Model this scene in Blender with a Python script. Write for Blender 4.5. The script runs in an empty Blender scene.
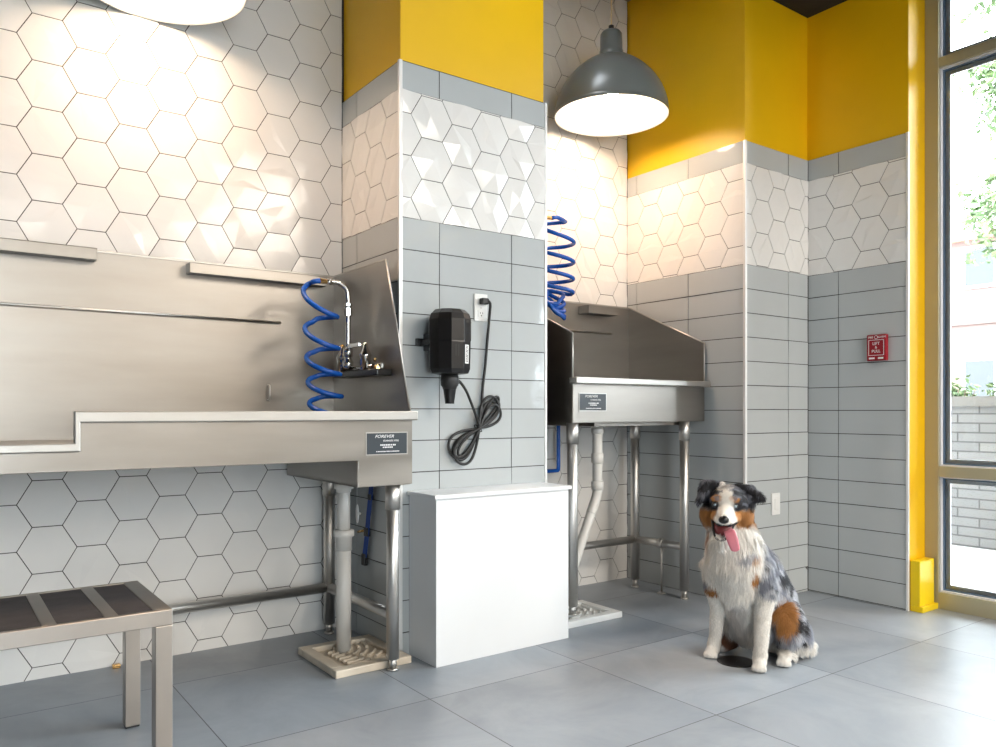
import bpy, math, random
import numpy as np
from mathutils import Vector, Matrix

PI = math.pi
SC = bpy.context.scene
COL = SC.collection
random.seed(5)

# ------------------------------------------------------------------ camera
cam_d = bpy.data.cameras.new('camera')
cam = bpy.data.objects.new('camera', cam_d)
COL.objects.link(cam)
cam.location = (0, 0, 1.0)
cam.rotation_euler = (PI / 2, 0, -math.radians(36.06))
cam_d.sensor_width = 36
cam_d.lens = 36 * 780 / 996
cam_d.shift_y = (411 - 373.5) / 996
cam_d.clip_start = 0.05
cam_d.clip_end = 200
SC.camera = cam

# ------------------------------------------------------------------ colour management
SC.view_settings.view_transform = 'Standard'
SC.view_settings.look = 'None'
SC.view_settings.gamma = 1
SC.view_settings.use_curve_mapping = False
SC.view_settings.exposure = 0.74
SC.cycles.max_bounces = 7
SC.cycles.diffuse_bounces = 4
SC.cycles.glossy_bounces = 4
SC.cycles.sample_clamp_indirect = 6
SC.cycles.caustics_reflective = False
SC.cycles.caustics_refractive = False

# ------------------------------------------------------------------ world and daylight
SKY = 11.5
w = bpy.data.worlds.new('sky'); SC.world = w; w.use_nodes = True
bg = w.node_tree.nodes['Background']
bg.inputs['Color'].default_value = (0.88, 0.945, 1.0, 1)
bg.inputs['Strength'].default_value = SKY


def area(name, loc, rot, sx, sy, power=0, color=(1, 1, 1), portal=False):
    l = bpy.data.lights.new(name, 'AREA'); l.shape = 'RECTANGLE'
    l.size = sx; l.size_y = sy; l.energy = power; l.color = color
    if portal:
        l.cycles.is_portal = True
    o = bpy.data.objects.new(name, l); COL.objects.link(o)
    o.location = loc; o.rotation_euler = rot
    return o


# the portal guides the sky light through the glazed wall
area('daylight_portal', (4.22, -1.8, 1.6), (0, PI / 2, 0), 3.25, 7.6, 10, portal=True)
area('daylight_portal', (-1.13, -5.66, 1.6), (PI / 2, 0, 0), 1.6, 3.1, 10, portal=True)

# fill lights added under the ceiling, unseen behind the camera
for (x_, y_) in ((3.2, -1.0), (3.2, -2.7), (3.2, -4.4), (.6, -4.6)):
    area('fill_panel', (x_, y_, 3.17), (0, 0, 0), 1.5, .9, 70, (1, .90, .78))

# ------------------------------------------------------------------ materials
MATS = {}


def mat(name, color, rough=0.5, metal=0.0, **k):
    if name in MATS:
        return MATS[name]
    m = bpy.data.materials.new(name); m.use_nodes = True
    nt = m.node_tree; N = nt.nodes; L = nt.links
    b = N['Principled BSDF']
    b.inputs['Base Color'].default_value = (*color, 1)
    b.inputs['Roughness'].default_value = rough
    b.inputs['Metallic'].default_value = metal
    if 'spec' in k: b.inputs['Specular IOR Level'].default_value = k['spec']
    if 'coat' in k:
        b.inputs['Coat Weight'].default_value = k['coat']; b.inputs['Coat Roughness'].default_value = k.get('coat_r', .05)
    if 'emit' in k:
        b.inputs['Emission Color'].default_value = (*k['emit'], 1); b.inputs['Emission Strength'].default_value = k['es']
    tc = N.new('ShaderNodeTexCoord')
    mp = N.new('ShaderNodeMapping'); L.new(tc.outputs['Object'], mp.inputs['Vector'])
    mp.inputs['Scale'].default_value = k.get('stretch', (1, 1, 1))
    nz = N.new('ShaderNodeTexNoise'); L.new(mp.outputs[0], nz.inputs['Vector'])
    nz.inputs['Scale'].default_value = k.get('scale', 4); nz.inputs['Detail'].default_value = k.get('detail', 4)
    var = k.get('var', 0.06)
    if var:
        mr = N.new('ShaderNodeMapRange'); L.new(nz.outputs['Fac'], mr.inputs['Value'])
        mr.inputs['From Min'].default_value = .3; mr.inputs['From Max'].default_value = .7
        mr.inputs['To Min'].default_value = 1 - var; mr.inputs['To Max'].default_value = 1 + var
        mx = N.new('ShaderNodeVectorMath'); mx.operation = 'SCALE'
        mx.inputs[0].default_value = color
        L.new(mr.outputs[0], mx.inputs['Scale']); L.new(mx.outputs[0], b.inputs['Base Color'])
    rv = k.get('rvar', 0)
    if rv:
        mr = N.new('ShaderNodeMapRange'); L.new(nz.outputs['Fac'], mr.inputs['Value'])
        mr.inputs['From Min'].default_value = .3; mr.inputs['From Max'].default_value = .7
        mr.inputs['To Min'].default_value = rough - rv; mr.inputs['To Max'].default_value = rough + rv
        L.new(mr.outputs[0], b.inputs['Roughness'])
    if k.get('bump'):
        n2 = N.new('ShaderNodeTexNoise'); mp2 = N.new('ShaderNodeMapping'); L.new(tc.outputs['Object'], mp2.inputs['Vector'])
        mp2.inputs['Scale'].default_value = k.get('bstretch', (1, 1, 1)); L.new(mp2.outputs[0], n2.inputs['Vector'])
        n2.inputs['Scale'].default_value = k.get('bscale', 60); n2.inputs['Detail'].default_value = 3
        bp = N.new('ShaderNodeBump'); bp.inputs['Strength'].default_value = k['bump']; bp.inputs['Distance'].default_value = k.get('bdist', .001)
        L.new(n2.outputs['Fac'], bp.inputs['Height']); L.new(bp.outputs[0], b.inputs['Normal'])
    MATS[name] = m
    return m


HEX = mat('white_glazed_hexagon_tile', (.80, .785, .76), .15, var=.02, bump=.25, bscale=9, bdist=.002)
GRAY = mat('grey_glazed_tile', (.48, .505, .51), .06, var=.03, scale=2.2, bump=.5, bscale=5, bdist=.003)
GROUT = mat('dark_grout', (.045, .038, .035), .9, var=.1)
YEL = mat('yellow_wall_paint', (.84, .49, .002), .42, var=.03, bump=.25, bscale=120, bdist=.0006)
YELG = mat('yellow_metal_paint', (.85, .60, .006), .28, var=.02)
BLACK = mat('black_ceiling_paint', (.006, .006, .007), .8)
TAN = mat('tan_ceiling_paint', (.30, .22, .14), .8)
WALLW = mat('off_white_wall_paint', (.62, .61, .59), .7)
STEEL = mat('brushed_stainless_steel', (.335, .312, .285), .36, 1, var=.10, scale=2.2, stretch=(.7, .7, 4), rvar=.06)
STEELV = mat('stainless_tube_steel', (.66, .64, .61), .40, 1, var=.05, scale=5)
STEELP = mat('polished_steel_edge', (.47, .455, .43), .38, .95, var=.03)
TRIM = mat('aluminium_tile_trim', (.80, .80, .79), .35, .25, var=.02)
CHROME = mat('chrome', (.80, .79, .77), .08, 1, var=0)
BRASS = mat('brass', (.72, .45, .18), .25, 1, var=0)
PVC = mat('white_pvc_pipe', (.72, .70, .66), .35, var=.03)
WHITE = mat('white_laminate', (.80, .81, .82), .35, var=.012)
PLASTIC = mat('white_plastic', (.80, .80, .78), .35, var=0)
BLK = mat('black_plastic', (.008, .008, .009), .30, var=.05, coat=.1, coat_r=.2, spec=.4)
RUB = mat('black_rubber', (.016, .016, .016), .5, var=0)
BLUE = mat('blue_hose_plastic', (.008, .10, .48), .25, var=.04)
BLUES = mat('blue_nylon_strap', (.01, .06, .30), .6, var=.05)
LAMPG = mat('grey_enamel', (.13, .14, .135), .30, var=.04, scale=6)
LAMPW = mat('white_enamel', (.88, .87, .85), .4, var=0)
RED = mat('red_enamel', (.30, .008, .018), .3, var=.02)
INKW = mat('white_print', (.85, .85, .85), .5, var=0)
INKK = mat('black_print', (.03, .03, .03), .5, var=0)
PLATE = mat('dark_nameplate', (.035, .045, .055), .35, var=.05)
MATW = mat('dark_woven_mat', (.050, .042, .042), .75, var=.25, scale=18, bump=.8, bscale=300, bdist=.001)
FRAME = mat('champagne_aluminium', (.42, .39, .27), .38, .35, var=.03)
FRAMEW = mat('white_window_bead', (.75, .75, .78), .35, var=0)
GASK = mat('blue_grey_gasket', (.10, .16, .24), .4, var=0)
STONE = mat('pale_patio_concrete', (.55, .55, .54), .8, var=.04, scale=3)


def floor_mat():
    m = bpy.data.materials.new('grey_concrete_floor_tile'); m.use_nodes = True
    nt = m.node_tree; N = nt.nodes; L = nt.links; b = N['Principled BSDF']
    tc = N.new('ShaderNodeTexCoord')
    sep = N.new('ShaderNodeSeparateXYZ'); L.new(tc.outputs['Object'], sep.inputs[0])

    def cell(sock, off, p):
        a = N.new('ShaderNodeMath'); a.operation = 'SUBTRACT'; L.new(sock, a.inputs[0]); a.inputs[1].default_value = off
        d = N.new('ShaderNodeMath'); d.operation = 'DIVIDE'; L.new(a.outputs[0], d.inputs[0]); d.inputs[1].default_value = p
        fl = N.new('ShaderNodeMath'); fl.operation = 'FLOOR'; L.new(d.outputs[0], fl.inputs[0])
        fr = N.new('ShaderNodeMath'); fr.operation = 'FRACT'; L.new(d.outputs[0], fr.inputs[0])
        # distance to nearest joint in metres
        pp = N.new('ShaderNodeMath'); pp.operation = 'PINGPONG'; L.new(d.outputs[0], pp.inputs[0]); pp.inputs[1].default_value = .5
        ml = N.new('ShaderNodeMath'); ml.operation = 'MULTIPLY'; L.new(pp.outputs[0], ml.inputs[0]); ml.inputs[1].default_value = p
        return fl.outputs[0], ml.outputs[0]
    fx, dx = cell(sep.outputs[0], 0.714, 0.6885)
    fy, dy = cell(sep.outputs[1], 2.328, 0.676)
    mn = N.new('ShaderNodeMath'); mn.operation = 'MINIMUM'; L.new(dx, mn.inputs[0]); L.new(dy, mn.inputs[1])
    lt = N.new('ShaderNodeMath'); lt.operation = 'LESS_THAN'; L.new(mn.outputs[0], lt.inputs[0]); lt.inputs[1].default_value = .0017
    cv = N.new('ShaderNodeCombineXYZ'); L.new(fx, cv.inputs[0]); L.new(fy, cv.inputs[1])
    wn = N.new('ShaderNodeTexWhiteNoise'); wn.noise_dimensions = '2D'; L.new(cv.outputs[0], wn.inputs['Vector'])
    # offset noise per tile
    sc = N.new('ShaderNodeVectorMath'); sc.operation = 'SCALE'; L.new(wn.outputs['Color'], sc.inputs[0]); sc.inputs['Scale'].default_value = 30
    ad = N.new('ShaderNodeVectorMath'); ad.operation = 'ADD'; L.new(tc.outputs['Object'], ad.inputs[0]); L.new(sc.outputs[0], ad.inputs[1])
    n1 = N.new('ShaderNodeTexNoise'); L.new(ad.outputs[0], n1.inputs['Vector']); n1.inputs['Scale'].default_value = 2.6; n1.inputs['Detail'].default_value = 8; n1.inputs['Roughness'].default_value = .62
    n1.inputs['Distortion'].default_value = .6
    cr = N.new('ShaderNodeValToRGB'); L.new(n1.outputs['Fac'], cr.inputs[0])
    cr.color_ramp.elements[0].position = .32; cr.color_ramp.elements[0].color = (.21, .24, .275, 1)
    cr.color_ramp.elements[1].position = .70; cr.color_ramp.elements[1].color = (.33, .36, .395, 1)
    tv = N.new('ShaderNodeMapRange'); L.new(wn.outputs['Value'], tv.inputs['Value']); tv.inputs['To Min'].default_value = .88; tv.inputs['To Max'].default_value = 1.10
    vs = N.new('ShaderNodeVectorMath'); vs.operation = 'SCALE'; L.new(cr.outputs[0], vs.inputs[0]); L.new(tv.outputs[0], vs.inputs['Scale'])
    mx = N.new('ShaderNodeMix'); mx.data_type = 'RGBA'; L.new(lt.outputs[0], mx.inputs['Factor']); L.new(vs.outputs[0], mx.inputs['A']); mx.inputs['B'].default_value = (.05, .052, .055, 1)
    L.new(mx.outputs['Result'], b.inputs['Base Color'])
    rr = N.new('ShaderNodeMapRange'); L.new(n1.outputs['Fac'], rr.inputs['Value']); rr.inputs['To Min'].default_value = .28; rr.inputs['To Max'].default_value = .48
    L.new(rr.outputs[0], b.inputs['Roughness'])
    bp = N.new('ShaderNodeBump'); bp.inputs['Strength'].default_value = .25; bp.inputs['Distance'].default_value = .0015; L.new(n1.outputs['Fac'], bp.inputs['Height']); L.new(bp.outputs[0], b.inputs['Normal'])
    return m


def glass_mat():
    m = bpy.data.materials.new('clear_window_glass'); m.use_nodes = True
    nt = m.node_tree; N = nt.nodes; L = nt.links
    N.remove(N['Principled BSDF']); out = N['Material Output']
    tr = N.new('ShaderNodeBsdfTransparent'); tr.inputs[0].default_value = (.95, .97, .97, 1)
    gl = N.new('ShaderNodeBsdfGlossy'); gl.inputs['Roughness'].default_value = .02
    fr = N.new('ShaderNodeFresnel'); fr.inputs[0].default_value = 1.3
    mx = N.new('ShaderNodeMixShader'); L.new(fr.outputs[0], mx.inputs[0]); L.new(tr.outputs[0], mx.inputs[1]); L.new(gl.outputs[0], mx.inputs[2])
    L.new(mx.outputs[0], out.inputs['Surface'])
    return m


def brick_mat():
    m = bpy.data.materials.new('pale_grey_brick'); m.use_nodes = True
    nt = m.node_tree; N = nt.nodes; L = nt.links; b = N['Principled BSDF']
    tc = N.new('ShaderNodeTexCoord'); sep = N.new('ShaderNodeSeparateXYZ'); L.new(tc.outputs['Object'], sep.inputs[0])
    cb = N.new('ShaderNodeCombineXYZ'); L.new(sep.outputs[1], cb.inputs[0]); L.new(sep.outputs[2], cb.inputs[1])
    br = N.new('ShaderNodeTexBrick'); L.new(cb.outputs[0], br.inputs['Vector'])
    br.inputs['Color1'].default_value = (.125, .125, .13, 1); br.inputs['Color2'].default_value = (.155, .153, .153, 1); br.inputs['Mortar'].default_value = (.06, .06, .06, 1)
    br.inputs['Scale'].default_value = 1; br.inputs['Mortar Size'].default_value = .006; br.inputs['Brick Width'].default_value = .30; br.inputs['Row Height'].default_value = .070
    L.new(br.outputs['Color'], b.inputs['Base Color']); b.inputs['Roughness'].default_value = .85
    return m


FLOOR = floor_mat(); GLASS = glass_mat(); BRICK = brick_mat()


# ------------------------------------------------------------------ mesh building
class MB:
    def __init__(s):
        s.v = []; s.f = []; s.mi = []; s.sm = []; s.mats = []

    def m(s, mt):
        if mt not in s.mats: s.mats.append(mt)
        return s.mats.index(mt)

    def add(s, vs, fs, mt, smooth=False):
        o = len(s.v); s.v.extend([tuple(p) for p in vs]); i = s.m(mt)
        for f in fs:
            s.f.append(tuple(o + k for k in f)); s.mi.append(i); s.sm.append(smooth)

    def box(s, x0, x1, y0, y1, z0, z1, mt):
        vs = [(x, y, z) for z in (z0, z1) for y in (y0, y1) for x in (x0, x1)]
        s.add(vs, [(0, 2, 3, 1), (4, 5, 7, 6), (0, 1, 5, 4), (2, 6, 7, 3), (0, 4, 6, 2), (1, 3, 7, 5)], mt)
        return s

    def prism(s, pts, axis, a0, a1, mt):
        """pts: 2D outline; axis 'x': pts=(y,z); axis 'y': pts=(x,z); axis 'z': pts=(x,y)"""
        def P(p, a):
            return {'x': (a, p[0], p[1]), 'y': (p[0], a, p[1]), 'z': (p[0], p[1], a)}[axis]
        n = len(pts); vs = [P(p, a0) for p in pts] + [P(p, a1) for p in pts]
        fs = [tuple(range(n)), tuple(range(2 * n - 1, n - 1, -1))] + [(i, i + n, (i + 1) % n + n, (i + 1) % n) for i in range(n)]
        s.add(vs, fs, mt); return s

    def tube(s, pts, r, mt, seg=12, cap=True, smooth=True):
        pts = [Vector(p) for p in pts]; n = len(pts)
        rs = r if isinstance(r, (list, tuple)) else [r] * n
        tan = []
        for i in range(n):
            a = pts[max(i - 1, 0)]; b = pts[min(i + 1, n - 1)]; t = (b - a)
            tan.append(t.normalized() if t.length > 1e-9 else Vector((0, 0, 1)))
        up = Vector((0, 0, 1)) if abs(tan[0].z) < .9 else Vector((1, 0, 0))
        nx = tan[0].cross(up).normalized(); vs = []
        for i in range(n):
            nx = (nx - tan[i] * nx.dot(tan[i])).normalized(); ny = tan[i].cross(nx)
            for k in range(seg):
                a = 2 * PI * k / seg
                vs.append(pts[i] + (nx * math.cos(a) + ny * math.sin(a)) * rs[i])
        fs = []
        for i in range(n - 1):
            for k in range(seg):
                k2 = (k + 1) % seg
                fs.append((i * seg + k, i * seg + k2, (i + 1) * seg + k2, (i + 1) * seg + k))
        s.add(vs, fs, mt, smooth)
        if cap:
            o = len(s.v) - n * seg; i = s.m(mt)
            s.f.append(tuple(o + k for k in range(seg - 1, -1, -1))); s.mi.append(i); s.sm.append(False)
            s.f.append(tuple(o + (n - 1) * seg + k for k in range(seg))); s.mi.append(i); s.sm.append(False)
        return s

    def lathe(s, prof, c, mt, seg=32, smooth=True, close=False, ax='z', phase=0):
        """prof: list of (radius, height) along axis through c"""
        vs = []
        for (r, h) in prof:
            for k in range(seg):
                a = 2 * PI * k / seg + phase; x, y = r * math.cos(a), r * math.sin(a)
                if ax == 'z': p = (c[0] + x, c[1] + y, c[2] + h)
                elif ax == 'y': p = (c[0] + x, c[1] + h, c[2] + y)
                else: p = (c[0] + h, c[1] + x, c[2] + y)
                vs.append(p)
        fs = []
        for i in range(len(prof) - 1):
            for k in range(seg):
                k2 = (k + 1) % seg
                fs.append((i * seg + k, i * seg + k2, (i + 1) * seg + k2, (i + 1) * seg + k))
        if close:
            fs.append(tuple(range(seg - 1, -1, -1))); fs.append(tuple((len(prof) - 1) * seg + k for k in range(seg)))
        s.add(vs, fs, mt, smooth); return s

    def ball(s, c, r, mt, seg=20, rings=12):
        rx, ry, rz = r if isinstance(r, (tuple, list)) else (r, r, r)
        vs = []; fs = []
        for i in range(rings + 1):
            th = PI * i / rings
            for k in range(seg):
                a = 2 * PI * k / seg
                vs.append((c[0] + rx * math.sin(th) * math.cos(a), c[1] + ry * math.sin(th) * math.sin(a), c[2] + rz * math.cos(th)))
        for i in range(rings):
            for k in range(seg):
                k2 = (k + 1) % seg
                fs.append((i * seg + k, (i + 1) * seg + k, (i + 1) * seg + k2, i * seg + k2))
        s.add(vs, fs, mt, True); return s

    def build(s, name, parent=None, bevel=0, kind=None, loc=None):
        me = bpy.data.meshes.new(name)
        me.from_pydata(s.v, [], s.f)
        for m_ in s.mats: me.materials.append(m_)
        me.polygons.foreach_set('material_index', s.mi)
        me.polygons.foreach_set('use_smooth', s.sm)
        me.update()
        o = bpy.data.objects.new(name, me); COL.objects.link(o)
        if parent is not None:
            o.parent = parent
            me.transform(Matrix.Translation(-Vector(parent['origin'])))
        elif loc is not None:
            me.transform(Matrix.Translation(-Vector(loc))); o.location = loc; o['origin'] = loc
        if bevel:
            b = o.modifiers.new('bevel', 'BEVEL'); b.width = bevel; b.segments = 2; b.limit_method = 'ANGLE'; b.angle_limit = .6
        if kind: o['kind'] = kind
        return o


def thing(name, label, cat, loc, group=None):
    o = bpy.data.objects.new(name, None); COL.objects.link(o)
    o.empty_display_size = .1
    o.location = loc; o['origin'] = list(loc)
    o['label'] = label; o['category'] = cat
    if group: o['group'] = group
    return o


def sub(o, parent):
    """origin bookkeeping for sub-parts: a part sits in its thing's frame"""
    o['origin'] = parent['origin']
    return o


def clean_props():
    for o in bpy.data.objects:
        if 'origin' in o.keys(): del o['origin']


def tag(o, label, cat, group=None):
    o['label'] = label; o['category'] = cat
    if group: o['group'] = group
    return o


def smooth_path(pts, n=8):
    P = [Vector(p) for p in pts]; out = []
    for i in range(len(P) - 1):
        a = P[max(i - 1, 0)]; b = P[i]; c = P[i + 1]; d = P[min(i + 2, len(P) - 1)]
        for k in range(n):
            t = k / n
            out.append(.5 * ((2 * b) + (c - a) * t + (2 * a - 5 * b + 4 * c - d) * t * t + (3 * b - a - 3 * c + d) * t ** 3))
    out.append(P[-1]); return out


def text(s, size, mt, mtx, parent, name='lettering', shear=0, ext=.0004, align='CENTER', sx=1):
    cu = bpy.data.curves.new('t', 'FONT'); cu.body = s; cu.size = size; cu.align_x = align; cu.align_y = 'CENTER'
    cu.shear = shear; cu.extrude = ext
    t = bpy.data.objects.new('t', cu); COL.objects.link(t)
    dg = bpy.context.evaluated_depsgraph_get()
    me = bpy.data.meshes.new_from_object(t.evaluated_get(dg))
    bpy.data.objects.remove(t)
    me.materials.clear(); me.materials.append(mt)
    me.transform(mtx @ Matrix.Diagonal((sx, 1, 1, 1)))
    me.transform(Matrix.Translation(-Vector(parent['origin'])))
    o = bpy.data.objects.new(name, me); COL.objects.link(o); o.parent = parent
    return o


def front_mtx(x, y, z):      # text readable from -Y
    return Matrix.Translation((x, y, z)) @ Matrix.Rotation(PI / 2, 4, 'X')


def left_mtx(x, y, z):       # text readable from -X
    return Matrix.Translation((x, y, z)) @ Matrix.Rotation(-PI / 2, 4, 'Z') @ Matrix.Rotation(PI / 2, 4, 'X')


# ------------------------------------------------------------------ tiles
def clip(poly, u0, u1, z0, z1):
    def cut(P, f, inter):
        out = []
        for i in range(len(P)):
            a, b = P[i], P[(i + 1) % len(P)]
            fa, fb = f(a), f(b)
            if fa >= 0: out.append(a)
            if (fa >= 0) != (fb >= 0):
                t = fa / (fa - fb); out.append(tuple(a[k] + (b[k] - a[k]) * t for k in range(3)))
        return out
    for f in (lambda p: p[0] - u0, lambda p: u1 - p[0], lambda p: p[1] - z0, lambda p: z1 - p[1]):
        if len(poly) < 3: return []
        poly = cut(poly, f, None)
    return poly if len(poly) >= 3 else []


def frame_y(Y):
    return (lambda a, z, h: (a, Y - h, z)), False


def frame_x(X):
    return (lambda a, z, h: (X - h, a, z)), True


def put(mb, fr, poly, mt):
    F, flip = fr
    vs = [F(*p) for p in poly]; idx = tuple(range(len(vs)))
    mb.add(vs, [idx[::-1] if flip else idx], mt)


def put_tile(mb, fr, outline, facets, mt, rect):
    o = clip([(a, z, .0025) for a, z in outline], *rect)
    if not o: return
    area_ = abs(sum(o[i][0] * o[(i + 1) % len(o)][1] - o[(i + 1) % len(o)][0] * o[i][1] for i in range(len(o)))) / 2
    if area_ < 1e-5: return
    for fc in facets:
        c = clip(fc, *rect)
        if c: put(mb, fr, c, mt)
    for i in range(len(o)):
        a, b = o[i], o[(i + 1) % len(o)]
        put(mb, fr, [(a[0], a[1], a[2]), (a[0], a[1], 0), (b[0], b[1], 0), (b[0], b[1], b[2])], mt)


def hexes(mb, fr, u0, u1, z0, z1, uc, zt, pc=.1493, pr=.1735, seed=1, relief=1.0):
    """flat-topped hexagons; uc a column centre, zt a row edge in that column"""
    rnd = random.Random(seed)
    R = pc / 1.5; g = .0019
    k0 = math.floor((u0 - uc) / pc) - 1; k1 = math.ceil((u1 - uc) / pc) + 1
    for k in range(k0, k1 + 1):
        cu = uc + k * pc; off = 0 if k % 2 == 0 else pr / 2
        j0 = math.floor((z0 - zt) / pr) - 1; j1 = math.ceil((z1 - zt) / pr) + 1
        for j in range(j0, j1 + 1):
            cz = zt + pr / 2 + off + j * pr
            s = (R - g) / R
            C = [(cu + R * s * math.cos(PI / 3 * q), cz + pr / math.sqrt(3) * s * math.sin(PI / 3 * q)) for q in range(6)]
            rot = rnd.choice([4, 4, 5, 4, 3, 0]) ; c = [C[(q + rot) % 6] for q in range(6)]
            # faceted face: two inner points, the rest fans to the rim
            h1 = rnd.uniform(.0028, .0050) * relief; h2 = rnd.uniform(.000, .0020) * relief
            ax = (c[0][0] + c[1][0]) / 2 - cu; az = (c[0][1] + c[1][1]) / 2 - cz
            e1 = rnd.uniform(-.15, .30); e2 = rnd.uniform(-.55, -.30); sd = rnd.uniform(-.3, .3)
            p1 = (cu + ax * e1 - az * sd * .5, cz + az * e1 + ax * sd * .5, .0025 + h1)
            p2 = (cu + ax * e2 + az * sd, cz + az * e2 - ax * sd, .0025 + h2)
            v = [(q[0], q[1], .0025) for q in c]
            fc = [(v[0], v[1], p1), (v[1], v[2], p1), (v[5], v[0], p1), (v[2], p2, p1), (p2, v[5], p1), (v[2], v[3], p2), (v[3], v[4], p2), (v[4], v[5], p2)]
            put_tile(mb, fr, c, fc, HEX, (u0, u1, z0, z1))


def bricks(mb, fr, u0, u1, z1, joints, pitch, z0=0.0, seed=3):
    """stack-bonded rectangles: courses hang down from z1, vertical joints at the listed positions"""
    rnd = random.Random(seed); g = .0019
    js = [u0] + sorted(j for j in joints if u0 + .004 < j < u1 - .004) + [u1]
    z = z1
    while z > z0 + .004:
        zb = max(z - pitch, z0)
        for a, b in zip(js[:-1], js[1:]):
            t = [rnd.uniform(-.0016, .0016) for _ in range(2)]
            c = [(a + g, zb + g), (b - g, zb + g), (b - g, z - g), (a + g, z - g)]
            f = [(c[0][0], c[0][1], .0025), (c[1][0], c[1][1], .0025 + t[0]), (c[2][0], c[2][1], .0025 + t[0] + t[1]), (c[3][0], c[3][1], .0025 + t[1])]
            put_tile(mb, fr, c, [f], GRAY, (u0, u1, z0, 9))
        z -= pitch


# ------------------------------------------------------------------ the setting
S = 'structure'
f = MB().box(-5.1, 4.16, -5.6, 3.5, -.10, 0, FLOOR).build('floor', kind=S)

b = MB().box(-5.1, 1.57, 3.364, 3.5, 0, 3.6, GROUT)
hexes(b, frame_y(3.364), -5.0, 1.548, 0, 3.46, .356, 2.132, pc=.1485, pr=.1739, seed=2, relief=.6)
b.build('wall_back', kind=S)

# pillar between the two washing bays
b = MB().box(1.56, 2.317, 2.822, 3.5, 0, 3.6, YEL)
b.box(1.554, 2.323, 2.8125, 3.5, 0, 2.437, GROUT)
fr = frame_y(2.8125)
jf = [1.74, 2.122]
bricks(b, fr, 1.554, 2.323, 2.435, jf, .118, 2.318, seed=4)
hexes(b, fr, 1.554, 2.323, 1.795, 2.318, 1.855, 2.2255, pc=.1513, pr=.1735, seed=5, relief=1.5)
bricks(b, fr, 1.554, 2.323, 1.795, jf, .131, 0, seed=6)
fr = frame_x(1.554)
jl = [3.209, 2.83]
bricks(b, fr, 2.814, 3.362, 2.435, jl, .118, 2.318, seed=7)
hexes(b, fr, 2.814, 3.362, 1.795, 2.318, 3.176, 2.232, pc=.1485, pr=.1735, seed=8)
bricks(b, fr, 2.814, 3.362, 1.795, jl, .131, 0, seed=9)
b.build('wall_pillar', kind=S)

b = MB().box(2.31, 3.39, 3.334, 3.5, 0, 3.6, GROUT)
hexes(b, frame_y(3.334), 2.323, 3.383, 0, 3.46, 3.068, 2.113, pc=.1485, pr=.1725, seed=10)
b.build('wall_alcove', kind=S)

# block that closes the second bay and forms the nook
b = MB().box(3.395, 4.3, 2.502, 3.5, 0, 3.6, YEL)
b.box(3.389, 4.3, 2.4935, 3.5, 0, 2.392, GROUT)
fr = frame_x(3.389)
ja = [3.253, 2.866, 2.48]
bricks(b, fr, 2.495, 3.332, 2.395, ja, .118, 2.28, seed=11)
hexes(b, fr, 2.495, 3.332, 1.757, 2.28, 2.848, 2.198, pc=.149, pr=.1725, seed=12)
bricks(b, fr, 2.495, 3.332, 1.757, ja, .1255, 0, seed=13)
fr = frame_y(2.4935)
jn = [3.76]
bricks(b, fr, 3.389, 3.944, 2.392, jn, .118, 2.275, seed=14)
hexes(b, fr, 3.389, 3.944, 1.755, 2.275, 3.676, 2.190, pc=.145, pr=.1725, seed=15, relief=1.3)
bricks(b, fr, 3.389, 3.944, 1.755, jn, .1245, 0, seed=16)
b.build('wall_corner', kind=S)

b = MB().box(3.956, 4.3, 1.945, 2.55, 0, 3.6, YEL)
b.box(3.9495, 3.9555, 1.9535, 2.55, 0, 2.392, GROUT)
fr = frame_x(3.9495)
jr = [2.312]
bricks(b, fr, 1.952, 2.491, 2.392, jr, .118, 2.275, seed=17)
hexes(b, fr, 1.952, 2.491, 1.750, 2.275, 2.436, 2.179, pc=.1485, pr=.1715, seed=18, relief=1.4)
bricks(b, fr, 1.952, 2.491, 1.750, jr, .1245, 0, seed=19)
b.build('wall_right', kind=S)

MB().box(-5.1, -5.0, -5.6, 3.5, 0, 3.6, mat('dark_taupe_paint', (.16, .14, .12), .8)).build('wall_left', kind=S)
TAUPE = mat('light_taupe_paint', (.55, .50, .44), .7)
b = MB().box(-.3, 4.3, -5.7, -5.5, 0, 3.3, TAUPE).box(-5.1, -1.95, -5.7, -5.5, 0, 3.3, TAUPE).box(-1.95, -.3, -5.7, -5.5, 0, .1, TAUPE).box(-1.95, -.3, -5.7, -5.5, 3.1, 3.3, TAUPE)
b.build('wall_front', kind=S)

b = MB().box(-5.1, 4.3, -5.7, 2.50, 3.19, 3.30, BLACK).box(-5.1, 1.56, 2.50, 3.5, 3.46, 3.56, TAN).box(2.31, 3.395, 2.50, 3.5, 3.46, 3.56, TAN).box(-5.1, 3.4, 2.47, 2.50, 3.19, 3.56, BLACK)
b.build('ceiling', kind=S)

# bright corner strips
b = MB().box(1.545, 1.562, 2.806, 2.822, 0, 2.437, TRIM); b.build('trim_1', kind=S, bevel=.003)
b = MB().box(2.315, 2.328, 2.806, 2.825, 0, 2.437, TRIM); b.build('trim_2', kind=S, bevel=.003)
b = MB().box(3.380, 3.397, 2.487, 2.503, 0, 2.394, TRIM); b.build('trim_3', kind=S, bevel=.003)
b = MB().box(3.943, 3.958, 1.940, 1.953, 0, 2.394, TRIM); b.build('trim_4', kind=S, bevel=.002)


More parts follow.
